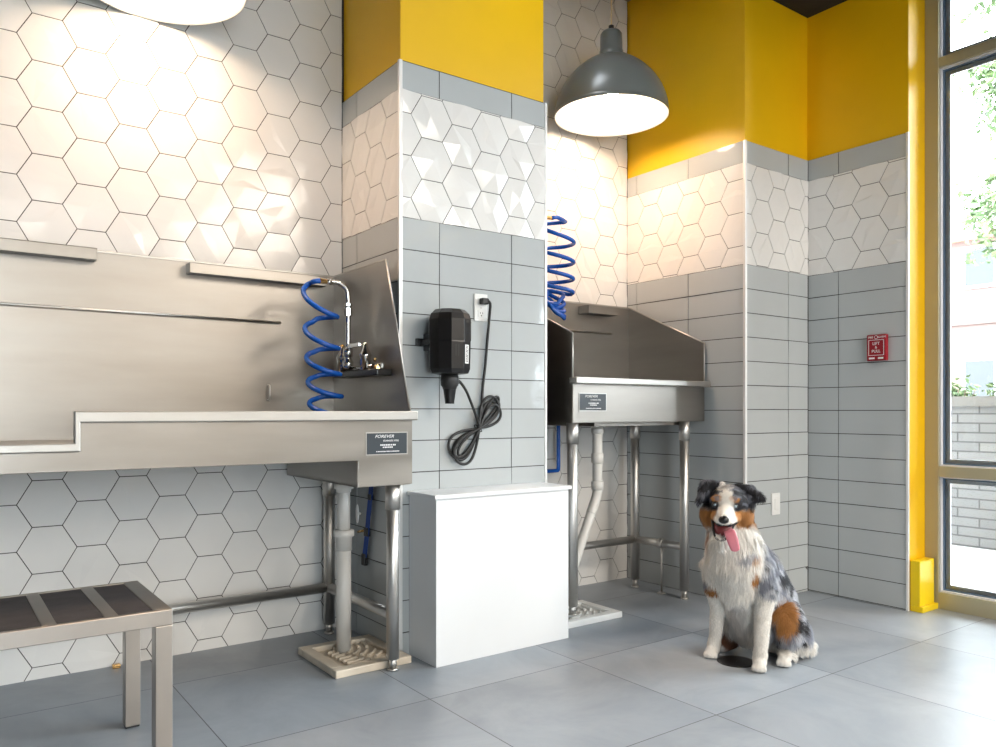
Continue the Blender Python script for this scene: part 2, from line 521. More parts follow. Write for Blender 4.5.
def window(name, ys, x0=4.12, x1=4.183, top=3.19):
    """storefront glazing in the plane X = x0, ys: stile positions (pairs)"""
    root = bpy.data.objects.new(name, None); COL.objects.link(root); root['kind'] = S; root['origin'] = (x0, ys[-1][0], 0); root.location = root['origin']
    b = MB(); g = MB(); w_ = MB(); k = MB()
    for a, c in ys: b.box(x0, x1, a, c, 0, top, FRAME)
    for (c, d) in zip(ys[:-1], ys[1:]):
        hi, lo = c[0], d[1]
        rails = [(.0, .085), (.668, .722), (2.735, 2.785), (3.13, top)]
        for z0, z1 in rails: b.box(x0 + .001, x1, lo, hi, z0, z1, FRAME)
        for (r0, r1) in zip(rails[:-1], rails[1:]):
            z0, z1 = r0[1], r1[0]
            t = .007; t2 = .015
            for (mb_, mt_, a0, a1, w0, w1) in ((w_, FRAMEW, .015, .050, 0, t), (k, GASK, .034, .047, t, t2), (w_, FRAMEW, .053, .062, 0, .034)):
                H, Lo, B_, T_ = hi - w0, lo + w0, z0 + w0, z1 - w0
                H2, L2, B2, T2 = hi - w1, lo + w1, z0 + w1, z1 - w1
                for (y0, y1, q0, q1) in ((H2, H, B_, T_), (Lo, L2, B_, T_), (L2, H2, B_, B2), (L2, H2, T2, T_)):
                    mb_.box(x0 + a0, x0 + a1, y0, y1, q0, q1, mt_)
            g.box(x0 + .040, x0 + .046, lo + t, hi - t, z0 + t, z1 - t, GLASS)
    fo = b.build('window_frame', root, bevel=.002); fo['kind'] = S
    for nm, q in (('window_bead', w_), ('gasket', k), ('window_pane', g)):
        o = q.build(nm, root); o['kind'] = S
    return root


def window_front(name, xs, y0=-5.52, y1=-5.60):
    root = bpy.data.objects.new(name, None); COL.objects.link(root); root['kind'] = S; root['origin'] = (xs[0], y0, 0.1); root.location = root['origin']
    b = MB(); g = MB()
    for x in xs: b.box(x, x + .055, y1, y0, .10, 3.1, FRAME)
    for z in (.10, .668, 2.735, 3.05): b.box(xs[0], xs[-1], y1, y0, z, z + .05, FRAME)
    g.box(xs[0], xs[-1], y1 + .03, y1 + .035, .12, 3.08, GLASS)
    for nm, q in (('window_frame', b), ('window_pane', g)):
        o = q.build(nm, root); o['kind'] = S


window_front('window_fill', [-1.95, -.36])  # unseen window added behind the camera to light the walls facing it
window('window_1', [(1.877, 1.944), (0.33, .385), (-1.22, -1.165), (-2.75, -2.695), (-4.3, -4.245), (-5.7, -5.5)])
MB().box(4.12, 4.3, -5.7, 1.944, 3.19, 3.6, BLACK).build('wall_header', kind=S)



# ------------------------------------------------------------------ big furniture: washing tubs
def steel_leg(mb, x, y, top, r=.025, foot=0.0):
    mb.tube([(x, y, foot + .045), (x, y, top)], r, STEELV, 24)
    mb.tube([(x, y, foot), (x, y, foot + .008)], r * .85, STEELV, 20)
    mb.tube([(x, y, foot + .008), (x, y, foot + .05)], r * .62, STEELV, 20)
    mb.tube([(x, y, top - .10), (x, y, top)], r * 1.18, STEELV, 24)


def nameplate(parent, x0, x1, y, z0, z1):
    b = MB().box(x0 - .004, x1 + .004, y - .0012, y, z0 - .004, z1 + .004, STEELP).box(x0, x1, y - .0022, y - .0005, z0, z1, PLATE)
    # small lines of print too fine to read
    w_, h_ = x1 - x0, z1 - z0
    o = sub(b.build('nameplate', parent), parent); o['label'] = 'dark maker plate with white lettering'
    yy = y - .0026
    text('FOREVER', h_ * .20, INKW, front_mtx(x0 + w_ * .43, yy, z0 + h_ * .84), o, shear=.3, sx=1.25)
    text('STAINLESS STEEL', h_ * .115, INKW, front_mtx(x0 + w_ * .60, yy, z0 + h_ * .63), o)
    r = random.Random(3)
    for (cx, cz, ww, hh, n) in ((.53, .43, .40, .07, 9), (.52, .32, .26, .06, 6), (.52, .12, .58, .045, 16)):
        q = MB()
        for i in range(n):
            a = x0 + w_ * (cx - ww / 2 + ww * i / n)
            q.box(a, a + w_ * ww / n * r.uniform(.55, .85), yy, yy + .0005, z0 + h_ * (cz - hh / 2), z0 + h_ * (cz + hh / 2), INKW)
        q.build('lettering', o)


tub = thing('dog_washing_tub', 'long stainless steel walk-in washing tub with low entry notch, nearest on the left', 'tub', (0.4, 2.95, 0))
b = MB()
YF = 2.62
# front apron with the low entry step, 2.5 mm sheet drawn at 12 mm hem
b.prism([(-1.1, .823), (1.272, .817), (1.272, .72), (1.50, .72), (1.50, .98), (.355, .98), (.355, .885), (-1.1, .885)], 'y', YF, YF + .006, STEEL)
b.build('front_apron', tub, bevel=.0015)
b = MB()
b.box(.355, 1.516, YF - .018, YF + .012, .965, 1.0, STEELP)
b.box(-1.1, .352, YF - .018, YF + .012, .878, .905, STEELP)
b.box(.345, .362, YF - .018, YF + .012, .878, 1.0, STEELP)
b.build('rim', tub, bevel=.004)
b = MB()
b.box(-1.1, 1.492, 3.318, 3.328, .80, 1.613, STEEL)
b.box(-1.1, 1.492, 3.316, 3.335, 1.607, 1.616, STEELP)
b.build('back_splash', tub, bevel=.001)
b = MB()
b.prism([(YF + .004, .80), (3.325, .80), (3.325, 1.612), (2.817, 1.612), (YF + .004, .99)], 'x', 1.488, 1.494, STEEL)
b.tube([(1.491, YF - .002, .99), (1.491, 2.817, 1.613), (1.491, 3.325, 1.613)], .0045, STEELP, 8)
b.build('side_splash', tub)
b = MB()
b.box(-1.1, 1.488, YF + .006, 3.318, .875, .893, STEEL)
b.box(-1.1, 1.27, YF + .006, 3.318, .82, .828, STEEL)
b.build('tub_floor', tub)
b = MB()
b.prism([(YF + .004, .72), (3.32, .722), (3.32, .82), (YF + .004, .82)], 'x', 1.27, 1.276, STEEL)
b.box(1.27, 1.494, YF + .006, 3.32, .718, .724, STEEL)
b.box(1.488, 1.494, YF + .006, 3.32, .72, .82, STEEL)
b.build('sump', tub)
for (x, y) in ((1.445, 2.675), (1.452, 3.285), (-.95, 2.675), (-.95, 3.285)):
    q = MB(); steel_leg(q, x, y, .722 if x > 0 else .82); q.build('leg', tub)
q = MB().tube([(-.95, 3.285, .207), (1.452, 3.285, .207)], .0215, STEELV, 20).build('crossbar', tub)
q = MB().tube([(1.452, 3.285, .207), (1.446, 2.675, .213)], .0215, STEELV, 20).build('crossbar', tub)
q = MB().tube([(-.6, 3.306, 1.385), (1.236, 3.306, 1.385)], .005, STEELV, 10)
for x in (-.3, -.1, .1, .28, .46, .65, .84, 1.03, 1.21): q.box(x - .004, x + .004, 3.308, 3.318, 1.382, 1.388, STEELV)
q.build('tether_rail', tub)
q = MB().tube(smooth_path([(1.184, 3.318, 1.112), (1.184, 3.300, 1.108), (1.184, 3.296, 1.08), (1.184, 3.300, 1.052), (1.184, 3.318, 1.048)], 5), .004, STEELV, 8)
q.build('tether_ring', tub)
nameplate(tub, 1.306, 1.474, YF - .001, .839, .917)


def light_bar(x0, x1, y0, y1, z0, z1, label):
    r_ = thing('wall_shelf', label, 'shelf', ((x0 + x1) / 2, y1, z0), 'slim steel shelves hooked on the tub splashes')
    q = MB()
    for (a0, a1, c0, c1, e0, e1) in ((x0, x1, y0, y0 + .004, z0, z1), (x0, x1, y0, y1, z1 - .004, z1), (x0, x0 + .003, y0, y1, z0, z1), (x1 - .003, x1, y0, y1, z0, z1), (x0, x1, y1 - .003, y1, z0, z1)):
        q.box(a0, a1, c0, c1, e0, e1, STEEL)
    q.build('channel', r_, bevel=.001)
    q = MB().box(x0 + .003, x1 - .003, y0 + .004, y1 - .003, z0 + .0005, z0 + .004, BLK)
    q.build('underside', r_)
    return r_


light_bar(-.6, .508, 3.255, 3.316, 1.568, 1.612, 'slim steel bar shelf at the far left top of the long tub splash')
light_bar(.842, 1.43, 3.255, 3.316, 1.556, 1.598, 'slim steel bar shelf on the long tub splash above the blue coiled hose')

# second tub
t2 = thing('dog_washing_tub', 'smaller raised stainless steel washing tub standing in the right alcove', 'tub', (2.9, 3.0, 0))
YG = 2.742
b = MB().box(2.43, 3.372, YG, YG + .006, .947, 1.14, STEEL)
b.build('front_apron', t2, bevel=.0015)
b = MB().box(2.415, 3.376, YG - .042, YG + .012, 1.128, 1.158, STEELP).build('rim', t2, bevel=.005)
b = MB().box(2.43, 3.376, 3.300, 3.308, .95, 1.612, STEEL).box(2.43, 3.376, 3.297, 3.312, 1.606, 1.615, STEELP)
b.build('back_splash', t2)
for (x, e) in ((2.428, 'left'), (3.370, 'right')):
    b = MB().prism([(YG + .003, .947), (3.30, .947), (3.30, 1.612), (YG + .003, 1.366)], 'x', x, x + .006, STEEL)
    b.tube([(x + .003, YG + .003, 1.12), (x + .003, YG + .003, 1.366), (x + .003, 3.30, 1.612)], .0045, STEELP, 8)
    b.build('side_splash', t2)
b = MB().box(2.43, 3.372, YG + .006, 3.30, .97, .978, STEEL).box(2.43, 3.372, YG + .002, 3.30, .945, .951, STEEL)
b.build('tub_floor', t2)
q = MB().box(2.62, 3.30, 2.80, 3.2, .925, .945, STEEL).build('under_frame', t2)
for (x, y, fo) in ((2.463, 2.782, .032), (3.246, 2.772, 0), (3.24, 3.126, 0), (2.463, 3.126, 0)):
    q = MB(); steel_leg(q, x, y, .945, foot=fo); q.build('leg', t2)
MB().tube([(2.463, 3.126, .272), (3.24, 3.126, .272)], .021, STEELV, 20).build('crossbar', t2)
MB().tube([(3.24, 3.126, .272), (3.246, 2.772, .277)], .021, STEELV, 20).build('crossbar', t2)
MB().tube([(2.463, 3.126, .272), (2.463, 2.782, .277)], .021, STEELV, 20).build('crossbar', t2)
MB().tube([(2.45, 3.292, 1.452), (3.215, 3.292, 1.450)], .005, STEELV, 10).build('tether_rail', t2)
nameplate(t2, 2.470, 2.640, YG - .001, 1.003, 1.082)
light_bar(2.965, 3.20, 3.215, 3.298, 1.548, 1.592, 'short steel shelf on the back splash of the alcove tub')
# support pin of the side rail
q = MB().tube([(3.243, 2.93, .012), (3.243, 2.93, .30)], .006, STEELV, 12).lathe([(.024, 0), (.024, .004), (.010, .012)], (3.243, 2.93, 0), STEELV, 20, close=True)
q.tube([(3.243, 2.915, .275), (3.243, 2.945, .275)], .027, STEELV, 20)
q.build('support_rod', t2)

# ------------------------------------------------------------------ white laminate box
bx = thing('pipe_cover_box', 'white laminate box with a thin top standing against the pillar', 'cabinet', (1.93, 2.7, 0))
MB().box(1.592, 2.274, 2.595, 2.806, 0, .655, WHITE).build('body', bx, bevel=.0015)
MB().box(1.580, 2.284, 2.583, 2.806, .656, .672, WHITE).build('top', bx, bevel=.002)

# ------------------------------------------------------------------ bench
be = thing('bench', 'low steel bench with dark woven seat panels, cut off at left front', 'bench', (0, 2.49, 0))
b = MB()
BST = mat('brushed_bench_steel', (.44, .40, .36), .36, 1, var=.06, scale=4)
Y0, Y1, X1, T, H, W_ = 2.262, 2.712, .540, .455, .043, .018
b.box(-.62, X1, Y0, Y0 + W_, T - H, T, BST).box(-.62, X1, Y1 - W_, Y1, T - H, T, BST)
b.box(X1 - .045, X1, Y0 + W_, Y1 - W_, T - H, T, BST).box(-.62, -.58, Y0 + W_, Y1 - W_, T - H, T, BST)
xs = [.374 - .1445 * k for k in range(7)]
for x in xs[:-1]: b.box(x, x + .034, Y0 + W_, Y1 - W_, T - .03, T - .0005, BST)
b.build('seat_frame', be, bevel=.002)
prev = X1 - .045
for x in xs[:-1] + [-.6145]:
    MB().box(x + .0345, prev - .0005, Y0 + W_ + .0005, Y1 - W_ - .0005, T - .018, T - .002, MATW).build('seat_panel', be)
    prev = x
for (x, y) in ((X1 - .045, Y0 + .0), (X1 - .045, Y1 - .045), (-.62, Y0), (-.62, Y1 - .045)):
    MB().box(x, x + .045, y, y + .045, .006, T - H, BST).box(x + .002, x + .043, y + .002, y + .043, 0, .006, RUB).build('leg', be, bevel=.0025)


# ------------------------------------------------------------------ pendant lamps
def pendant(x, y, z, ceil, label, power):
    L_ = thing('pendant_lamp', label, 'lamp', (x, y, ceil), 'grey dome pendant lamps over the tubs')
    R = .30
    prof = []
    n = 22
    for i in range(n + 1):
        a = PI / 2 * i / n
        prof.append((.058 + (R - .058) * math.sin(a) ** 1.45, .315 * math.cos(a) ** 0.98))
    prof = prof[::-1]  # rim -> top
    b_ = MB()
    b_.lathe([(R, 0)] + prof + [(.052, .315)], (x, y, z), LAMPG, 64)
    b_.build('shade', L_)
    q = MB().lathe([(R - .0005, .0005)] + [(max(r_ - .005, .02), h_ - .004 if h_ > .01 else h_ + .001) for r_, h_ in prof] + [(.01, .308)], (x, y, z), LAMPW, 64)
    o = q.build('reflector', L_); o['label'] = 'white enamel inside of the shade'
    q = MB().lathe([(.050, .285), (.063, .300), (.063, .345), (.059, .348), (.057, .435), (.048, .448), (.012, .454)], (x, y, z), LAMPG, 32, close=True)
    q.build('neck', L_)
    q = MB().tube([(x, y, z + .45), (x, y, z + .482)], .014, RUB, 14); q.build('cord_grip', L_)
    q = MB().tube([(x, y, z + .48), (x, y, ceil)], .004, mat('tan_cord', (.45, .33, .18), .6), 8); q.build('cord', L_)
    q = MB()
    for i in range(6):
        pts = []
        for k in range(13):
            a = PI * .12 + PI * .88 * k / 12
            pts.append((x + .062 * math.sin(a) * math.cos(i * PI / 3), y + .062 * math.sin(a) * math.sin(i * PI / 3), z + .065 + .072 * math.cos(a)))
        q.tube(pts, .0016, mat('bulb_cage_wire', (.55, .45, .35), .4, .8, var=0), 6)
    q.build('bulb_cage', L_)
    q = MB().ball((x, y, z + .115), (.038, .038, .05), mat('lit_bulb', (1, .9, .75), .5, var=0, emit=(1, .80, .56), es=60), 20, 12)
    o = q.build('bulb', L_); o['label'] = 'glowing bulb'
    ld = bpy.data.lights.new('lamp_light', 'SPOT'); ld.spot_size = math.radians(168); ld.spot_blend = 1.0; ld.energy = power; ld.color = (1, .65, .43); ld.shadow_soft_size = .06
    lo = bpy.data.objects.new('lamp_light', ld); COL.objects.link(lo); lo.parent = L_; lo.location = (0, 0, z + .062 - ceil)
    return L_


pendant(.69, 3.06, 2.572, 3.46, 'grey dome pendant lamp over the long tub, cut off by the top of the photo', 26)
pendant(2.92, 2.99, 2.560, 3.46, 'grey dome pendant lamp hanging in the right alcove, fully visible', 28)

# ------------------------------------------------------------------ faucet and blue hoses
fa = thing('wall_faucet', 'chrome two-valve faucet with tall riser on the side splash of the long tub', 'faucet', (1.486, 3.0, 1.17))
b = MB().box(1.420, 1.488, 2.76, 3.17, 1.142, 1.168, BLK)
b.build('mounting_plate', fa, bevel=.004)
b = MB()
b.tube([(1.445, 3.14, 1.178), (1.445, 2.80, 1.178)], .011, CHROME, 16)
for y in (3.12, 2.90):
    b.lathe([(.015, 0), (.023, .004), (.023, .055), (.026, .060), (.026, .066), (.018, .080), (.009, .10), (.009, .115)], (1.440, y, 1.165), CHROME, 20, close=True)
b.tube([(1.445, 2.83, 1.178), (1.445, 2.77, 1.18)], [.014, .010], CHROME, 14)
b.lathe([(.018, 0), (.018, .012), (.010, .02)], (1.44, 2.79, 1.165), BRASS, 8, smooth=False, close=True)
b.build('valve_body', fa)
b = MB()
b.lathe([(.014, 0), (.022, .01), (.023, .03), (.014, .045), (.014, .05), (.020, .055), (.020, .085), (.014, .092)], (1.42, 3.02, 1.175), CHROME, 20, close=True)
b.tube(smooth_path([(1.42, 3.02, 1.26), (1.42, 3.02, 1.40), (1.42, 3.02, 1.47), (1.412, 3.02, 1.512), (1.385, 3.02, 1.532), (1.35, 3.02, 1.535), (1.325, 3.02, 1.535)], 5), .0115, CHROME, 16)
b.lathe([(.019, 0), (.019, .03), (.014, .035), (.018, .04), (.018, .05)], (1.42, 3.02, 1.40), CHROME, 8, smooth=False, close=True)
b.lathe([(.013, 0), (.013, .02)], (1.325, 3.02, 1.535), CHROME, 8, close=True, ax='x')
b.build('riser', fa)
b = MB().box(1.412, 1.430, 2.905, 3.03, 1.262, 1.282, CHROME).build('lever', fa, bevel=.006)
b = MB().tube([(1.44, 3.12, 1.278), (1.40, 3.17, 1.285)], [.006, .004], CHROME, 10); b.ball((1.44, 3.12, 1.278), .010, BRASS, 12, 8); b.build('lever', fa)
b = MB().tube([(1.433, 2.80, 1.20), (1.41, 2.755, 1.205)], [.005, .004], BRASS, 10).build('lever', fa)


def coil(name, label, start, axis, turns, r, z0, pitches, tube_r, drift=(0, 0), ph=0, sx=1.0, extra=None, tilt=.2):
    pts = list(start)
    z = z0; n = 20; k = 0; total = 0
    for t_, p in enumerate(pitches):
        for i in range(n):
            a = ph + 2 * PI * i / n
            f_ = total / (len(pitches) * n)
            pts.append((axis[0] + drift[0] * f_ + sx * r * math.cos(a), axis[1] + drift[1] * f_ + r * math.sin(a), z + tilt * p * math.sin(a)))
            z -= p / n; total += 1
    if extra: pts += extra
    q = MB().tube(smooth_path(pts, 2), tube_r, BLUE, 12)
    return q


h1 = thing('coiled_hose', 'bright blue coiled hose hanging from the chrome faucet into the long tub', 'hose', (1.29, 3.02, 1.535), 'blue coiled hoses')
q = coil('', '', [(1.296, 3.02, 1.535), (1.27, 3.02, 1.530)], (1.285, 3.00), 5, .066, 1.50, [.155, .12, .10, .088, .075, .07, .07], .0105, drift=(.045, 0), ph=PI * .55, sx=1)
q.build('hose', h1)
q = MB().tube([(1.328, 3.02, 1.535), (1.292, 3.02, 1.535)], [.009, .012], BRASS, 8, smooth=False); q.build('fitting', h1)

h2 = thing('coiled_hose', 'bright blue coiled hose bunched beside the right edge of the pillar', 'hose', (2.58, 3.1, 1.99), 'blue coiled hoses')
ex = []
for i in range(70):
    a = PI * .5 + i * .42
    ex.append((2.60 + .052 * math.cos(a) + .012 * math.sin(i * 1.3), 3.09 + .05 * math.sin(a), 1.60 - .0012 * i + .045 * math.sin(a * .93 + 1)))
q = coil('', '', [(2.60, 3.10, 1.998), (2.64, 3.10, 2.008)], (2.630, 3.10), 4, .095, 1.995, [.13, .10, .085, .07], .0105, drift=(-.01, 0), ph=.3, extra=ex, tilt=.165)
q.build('hose', h2)
q = MB().tube([(2.56, 3.10, 1.995), (2.602, 3.10, 1.998)], [.012, .009], BRASS, 8, smooth=False); q.build('fitting', h2)
f2 = thing('wall_faucet', 'chrome riser pipe feeding the alcove tub hose, tucked behind the pillar', 'faucet', (2.50, 3.1, 1.2))
q = MB().tube(smooth_path([(2.50, 3.10, 1.20), (2.50, 3.10, 1.6), (2.50, 3.10, 1.94), (2.512, 3.10, 1.98), (2.535, 3.10, 1.995), (2.56, 3.10, 1.995)], 4), .0095, CHROME, 14)
q.tube([(2.50, 3.10, 1.24), (2.434, 3.10, 1.24)], .014, CHROME, 14)
q.build('riser', f2)
MB().lathe([(.012, 0), (.020, .01), (.020, .08), (.010, .09)], (2.50, 3.10, 1.15), CHROME, 18, close=True).build('valve_body', f2)

# blue feed line under the alcove tub
q = MB().tube(smooth_path([(2.783, 3.26, .945), (2.783, 3.26, .80), (2.783, 3.26, .69), (2.778, 3.26, .678), (2.765, 3.26, .674), (2.60, 3.26, .675), (2.45, 3.26, .675)], 4), .0105, BLUE, 12)
tag(q.build('water_line', loc=(2.783, 3.26, .675)), 'thin blue water line bending under the alcove tub', 'pipe')


# ------------------------------------------------------------------ drains
def tray(x0, x1, y0, y1, label, mt):
    o = thing('floor_sink', label, 'floor sink', ((x0 + x1) / 2, (y0 + y1) / 2, 0), 'square floor sinks under the tubs')
    q = MB(); h, e = .030, .045
    q.box(x0, x1, y0, y0 + e, 0, h, mt).box(x0, x1, y1 - e, y1, 0, h, mt).box(x0, x0 + e, y0 + e, y1 - e, 0, h, mt).box(x1 - e, x1, y0 + e, y1 - e, 0, h, mt)
    q.box(x0 + e, x1 - e, y0 + e, y1 - e, 0, .010, mt)
    q.build('rim', o, bevel=.004)
    q = MB(); cx, cy = x0 + e + .03, y1 - e - .02
    for ring in range(7):
        r = .055 + ring * .032; run = []
        for kk in range(40):
            a = -PI / 2 + .05 + kk * (PI / 2) / 39
            px, py = cx + r * math.cos(a), cy + r * math.sin(a)
            ok = x0 + e + .012 < px < x1 - e - .008 and y0 + e + .008 < py < y1 - e - .008 and kk % 14 < 11
            if ok: run.append((px, py, .019))
            if (not ok or kk == 39) and len(run) > 2:
                q.tube(run, .007, mt, 8); run = []
            elif not ok: run = []
    q.box(x0 + e + .10, x1 - e, y0 + e, y1 - e, .010, .014, mt)
    q.build('grate', o)
    return o


CREAM = mat('cream_floor_sink_enamel', (.66, .58, .47), .35, var=.12, scale=9)
WENAM = mat('white_floor_sink_enamel', (.80, .80, .78), .3, var=.04)
tray(1.222, 1.545, 2.703, 3.075, 'cream square floor sink with grate under the long tub', CREAM)
tray(2.365, 2.712, 2.700, 2.990, 'white square floor sink under the alcove tub, partly behind the white box', WENAM)

dp = thing('drain_pipe', 'straight white plastic drain pipe dropping from the long tub into the cream floor sink', 'pipe', (1.37, 2.955, .03), 'plastic drain pipes under the tubs')
q = MB().tube([(1.37, 2.955, .012), (1.37, 2.955, .50)], .030, PVC, 28).tube([(1.37, 2.955, .50), (1.37, 2.955, .70)], .026, PVC, 28)
q.build('pipe', dp)
q = MB().lathe([(.034, 0), (.034, .055), (.042, .058), (.042, .082), (.034, .085)], (1.37, 2.955, .43), PVC, 28, close=True)
q.build('coupling', dp)
q = MB().lathe([(.030, 0), (.030, .012), (.040, .015), (.040, .040), (.034, .042)], (1.37, 2.955, .668), PVC, 28, close=True)
q.build('coupling', dp)
q = MB().lathe([(.018, 0), (.018, .02)], (1.37, 2.955, .703), CHROME, 16, close=True); q.build('tailpiece', dp)

ap = thing('drain_pipe', 'white plastic drain pipe with an angled lower run under the alcove tub', 'pipe', (2.73, 2.9, .9), 'plastic drain pipes under the tubs')
q = MB().tube(smooth_path([(2.735, 2.90, .905), (2.735, 2.90, .66), (2.735, 2.90, .60), (2.728, 2.90, .565), (2.705, 2.895, .525), (2.68, 2.89, .482)], 4), .025, PVC, 24)
q.build('elbow_pipe', ap)
q = MB().tube([(2.700, 2.894, .518), (2.655, 2.885, .44), (2.50, 2.86, .16), (2.45, 2.852, .055)], .0235, PVC, 24)
q.build('angled_pipe', ap)
for z_, h_ in ((.735, .05), (.60, .045), (.885, .03)):
    q = MB().lathe([(.026, 0), (.031, .003), (.031, h_ - .003), (.026, h_)], (2.735, 2.90, z_), PVC, 24, close=True); q.build('coupling', ap)
q = MB().lathe([(.030, 0), (.045, .008), (.045, .020), (.055, .024)], (2.735, 2.90, .915), CHROME, 28, close=True)
q.build('strainer', ap)

# blue strap hanging on the pillar side under the tub
st = thing('tether_strap', 'blue nylon strap with black buckle hanging on the pillar under the long tub', 'strap', (1.54, 3.05, .68))
q = MB()
pts = [(3.030, .718), (3.045, .64), (3.066, .54), (3.080, .46), (3.104, .36)]
for (a, c) in zip(pts[:-1], pts[1:]):
    q.add([(1.535, a[0] - .018, a[1]), (1.535, a[0] + .018, a[1]), (1.535, c[0] + .018, c[1]), (1.535, c[0] - .018, c[1]),
           (1.538, a[0] - .018, a[1]), (1.538, a[0] + .018, a[1]), (1.538, c[0] + .018, c[1]), (1.538, c[0] - .018, c[1])],
          [(0, 1, 2, 3), (7, 6, 5, 4), (0, 4, 5, 1), (2, 6, 7, 3), (1, 5, 6, 2), (0, 3, 7, 4)], BLUES)
q.build('webbing', st)
MB().box(1.528, 1.546, 3.088, 3.120, .325, .375, BLK).build('buckle', st, bevel=.003)
MB().box(1.528, 1.546, 3.062, 3.096, .455, .492, BLK).build('slider', st, bevel=.003)
MB().box(1.530, 1.548, 3.035, 3.063, .615, .640, BLK).build('slider', st, bevel=.003)
MB().tube([(1.536, 3.10, .478), (1.524, 3.14, .468)], .006, BRASS, 10).build('clip', st)
q = MB().ball((1.530, 3.160, .545), (.006, .014, .042), PLASTIC, 14, 10).tube([(1.530, 3.160, .545), (1.546, 3.160, .545)], .006, PLASTIC, 10)
tag(q.build('valve_handle', loc=(1.55, 3.16, .545)), 'small white oval valve handle on the pillar beside the blue strap', 'handle')

# ------------------------------------------------------------------ dryer, outlet, cord on the pillar
dr = thing('pet_dryer', 'black faceted wall-mounted pet dryer with nozzle on the pillar', 'dryer', (1.722, 2.80, 1.28))
C_ = (1.722, 2.702, 0)
ph = PI / 10 + .16
b = MB().lathe([(.030, 1.418), (.062, 1.414), (.082, 1.396), (.090, 1.372), (.090, 1.285)], C_, BLK, 10, smooth=False, phase=ph)
b.lathe([(.005, 1.4185), (.030, 1.418)], C_, BLK, 10, smooth=False, phase=ph)
b.build('upper_housing', dr, bevel=.002)
b = MB().lathe([(.087, 1.287), (.088, 1.278), (.086, 1.172), (.078, 1.153), (.030, 1.146)], C_, BLK, 10, smooth=False, phase=ph)
b.build('lower_housing', dr, bevel=.002)
b = MB().lathe([(.036, 1.150), (.038, 1.128), (.036, 1.105), (.030, 1.098), (.028, 1.090)], C_, RUB, 24, close=True).ball((1.722 + .038, 2.695, 1.118), .007, RUB, 10, 8)
b.build('collar', dr)
b = MB().lathe([(.028, 1.098), (.019, 1.035), (.019, 1.030), (.015, 1.030), (.015, 1.06)], C_, BLK, 24)
b.build('nozzle', dr)
b = MB().box(1.640, 1.67, 2.700, 2.812, 1.270, 1.292, BLK).box(1.622, 1.655, 2.796, 2.809, 1.268, 1.300, BLK).box(1.66, 1.77, 2.76, 2.809, 1.25, 1.32, BLK)
b.build('bracket', dr, bevel=.002)
b = MB().tube([(1.80, 2.72, 1.372), (1.826, 2.716, 1.370)], [.004, .004], RUB, 8).ball((1.830, 2.716, 1.370), .008, RUB, 10, 8)
b.build('switch_knob', dr)
# vents and sticker sit on the facets facing the room
def facet(k, z0, z1, s0, s1, off=.001, r0=.0882, r1=.0872):
    a0 = ph + 2 * PI * k / 10; a1 = ph + 2 * PI * (k + 1) / 10
    P = []
    for (s_, z_, rr) in ((s0, z0, r1), (s1, z0, r1), (s1, z1, r0), (s0, z1, r0)):
        x = (rr + off) * (math.cos(a0) * (1 - s_) + math.cos(a1) * s_); y = (rr + off) * (math.sin(a0) * (1 - s_) + math.sin(a1) * s_)
        P.append((C_[0] + x, C_[1] + y, z_))
    return P
FK = 6
q = MB()
for s_ in (.30, .52):
    P = facet(FK, 1.222, 1.268, s_, s_ + .08, .0008); q.add(P, [(0, 1, 2, 3)], RUB)
q.build('vent_slot', dr)
P = facet(FK + 1, 1.192, 1.268, .12, .66, .0006)
Q = [(p[0] * 1.0, p[1], p[2]) for p in facet(FK + 1, 1.192, 1.268, .12, .66, .0016)]
o = MB().add(P + Q, [(4, 5, 6, 7), (0, 3, 2, 1), (0, 1, 5, 4), (1, 2, 6, 5), (2, 3, 7, 6), (3, 0, 4, 7)], PLASTIC)
q = MB(); q.add(P + Q, [(4, 5, 6, 7), (0, 3, 2, 1), (0, 1, 5, 4), (1, 2, 6, 5), (2, 3, 7, 6), (3, 0, 4, 7)], PLASTIC)
stk = sub(q.build('sticker', dr), dr); stk['label'] = 'white sticker with dark lettering'
e1 = (Vector(Q[1]) - Vector(Q[0])).normalized(); e2 = (Vector(Q[3]) - Vector(Q[0])).normalized(); e3 = e1.cross(e2)
ctr = sum((Vector(p) for p in Q), Vector()) / 4 + e3 * .0006
mt_ = Matrix.Translation(ctr) @ Matrix((( e2.x, -e1.x, e3.x, 0), (e2.y, -e1.y, e3.y, 0), (e2.z, -e1.z, e3.z, 0), (0, 0, 0, 1)))
text('DX:XX', .022, INKK, mt_, stk, ext=.0002, shear=.2)

ot = thing('power_outlet', 'white duplex power outlet on the pillar with a black plug in it', 'outlet', (1.949, 2.81, 1.45))
MB().box(1.914, 1.984, 2.802, 2.809, 1.392, 1.512, PLASTIC).build('cover_plate', ot, bevel=.003)
for z_ in (1.478, 1.425):
    q = MB().box(1.932, 1.966, 2.799, 2.803, z_ - .014, z_ + .014, PLASTIC)
    for x_ in (1.943, 1.955): q.box(x_ - .001, x_ + .001, 2.7985, 2.7995, z_ - .001, z_ + .007, INKK)
    q.ball((1.949, 2.799, z_ - .008), (.003, .001, .003), INKK, 8, 6)
    q.build('socket', ot)
MB().lathe([(.003, 0), (.003, .002)], (1.949, 2.800, 1.4515), STEELV, 8, ax='y', close=True).build('screw', ot)

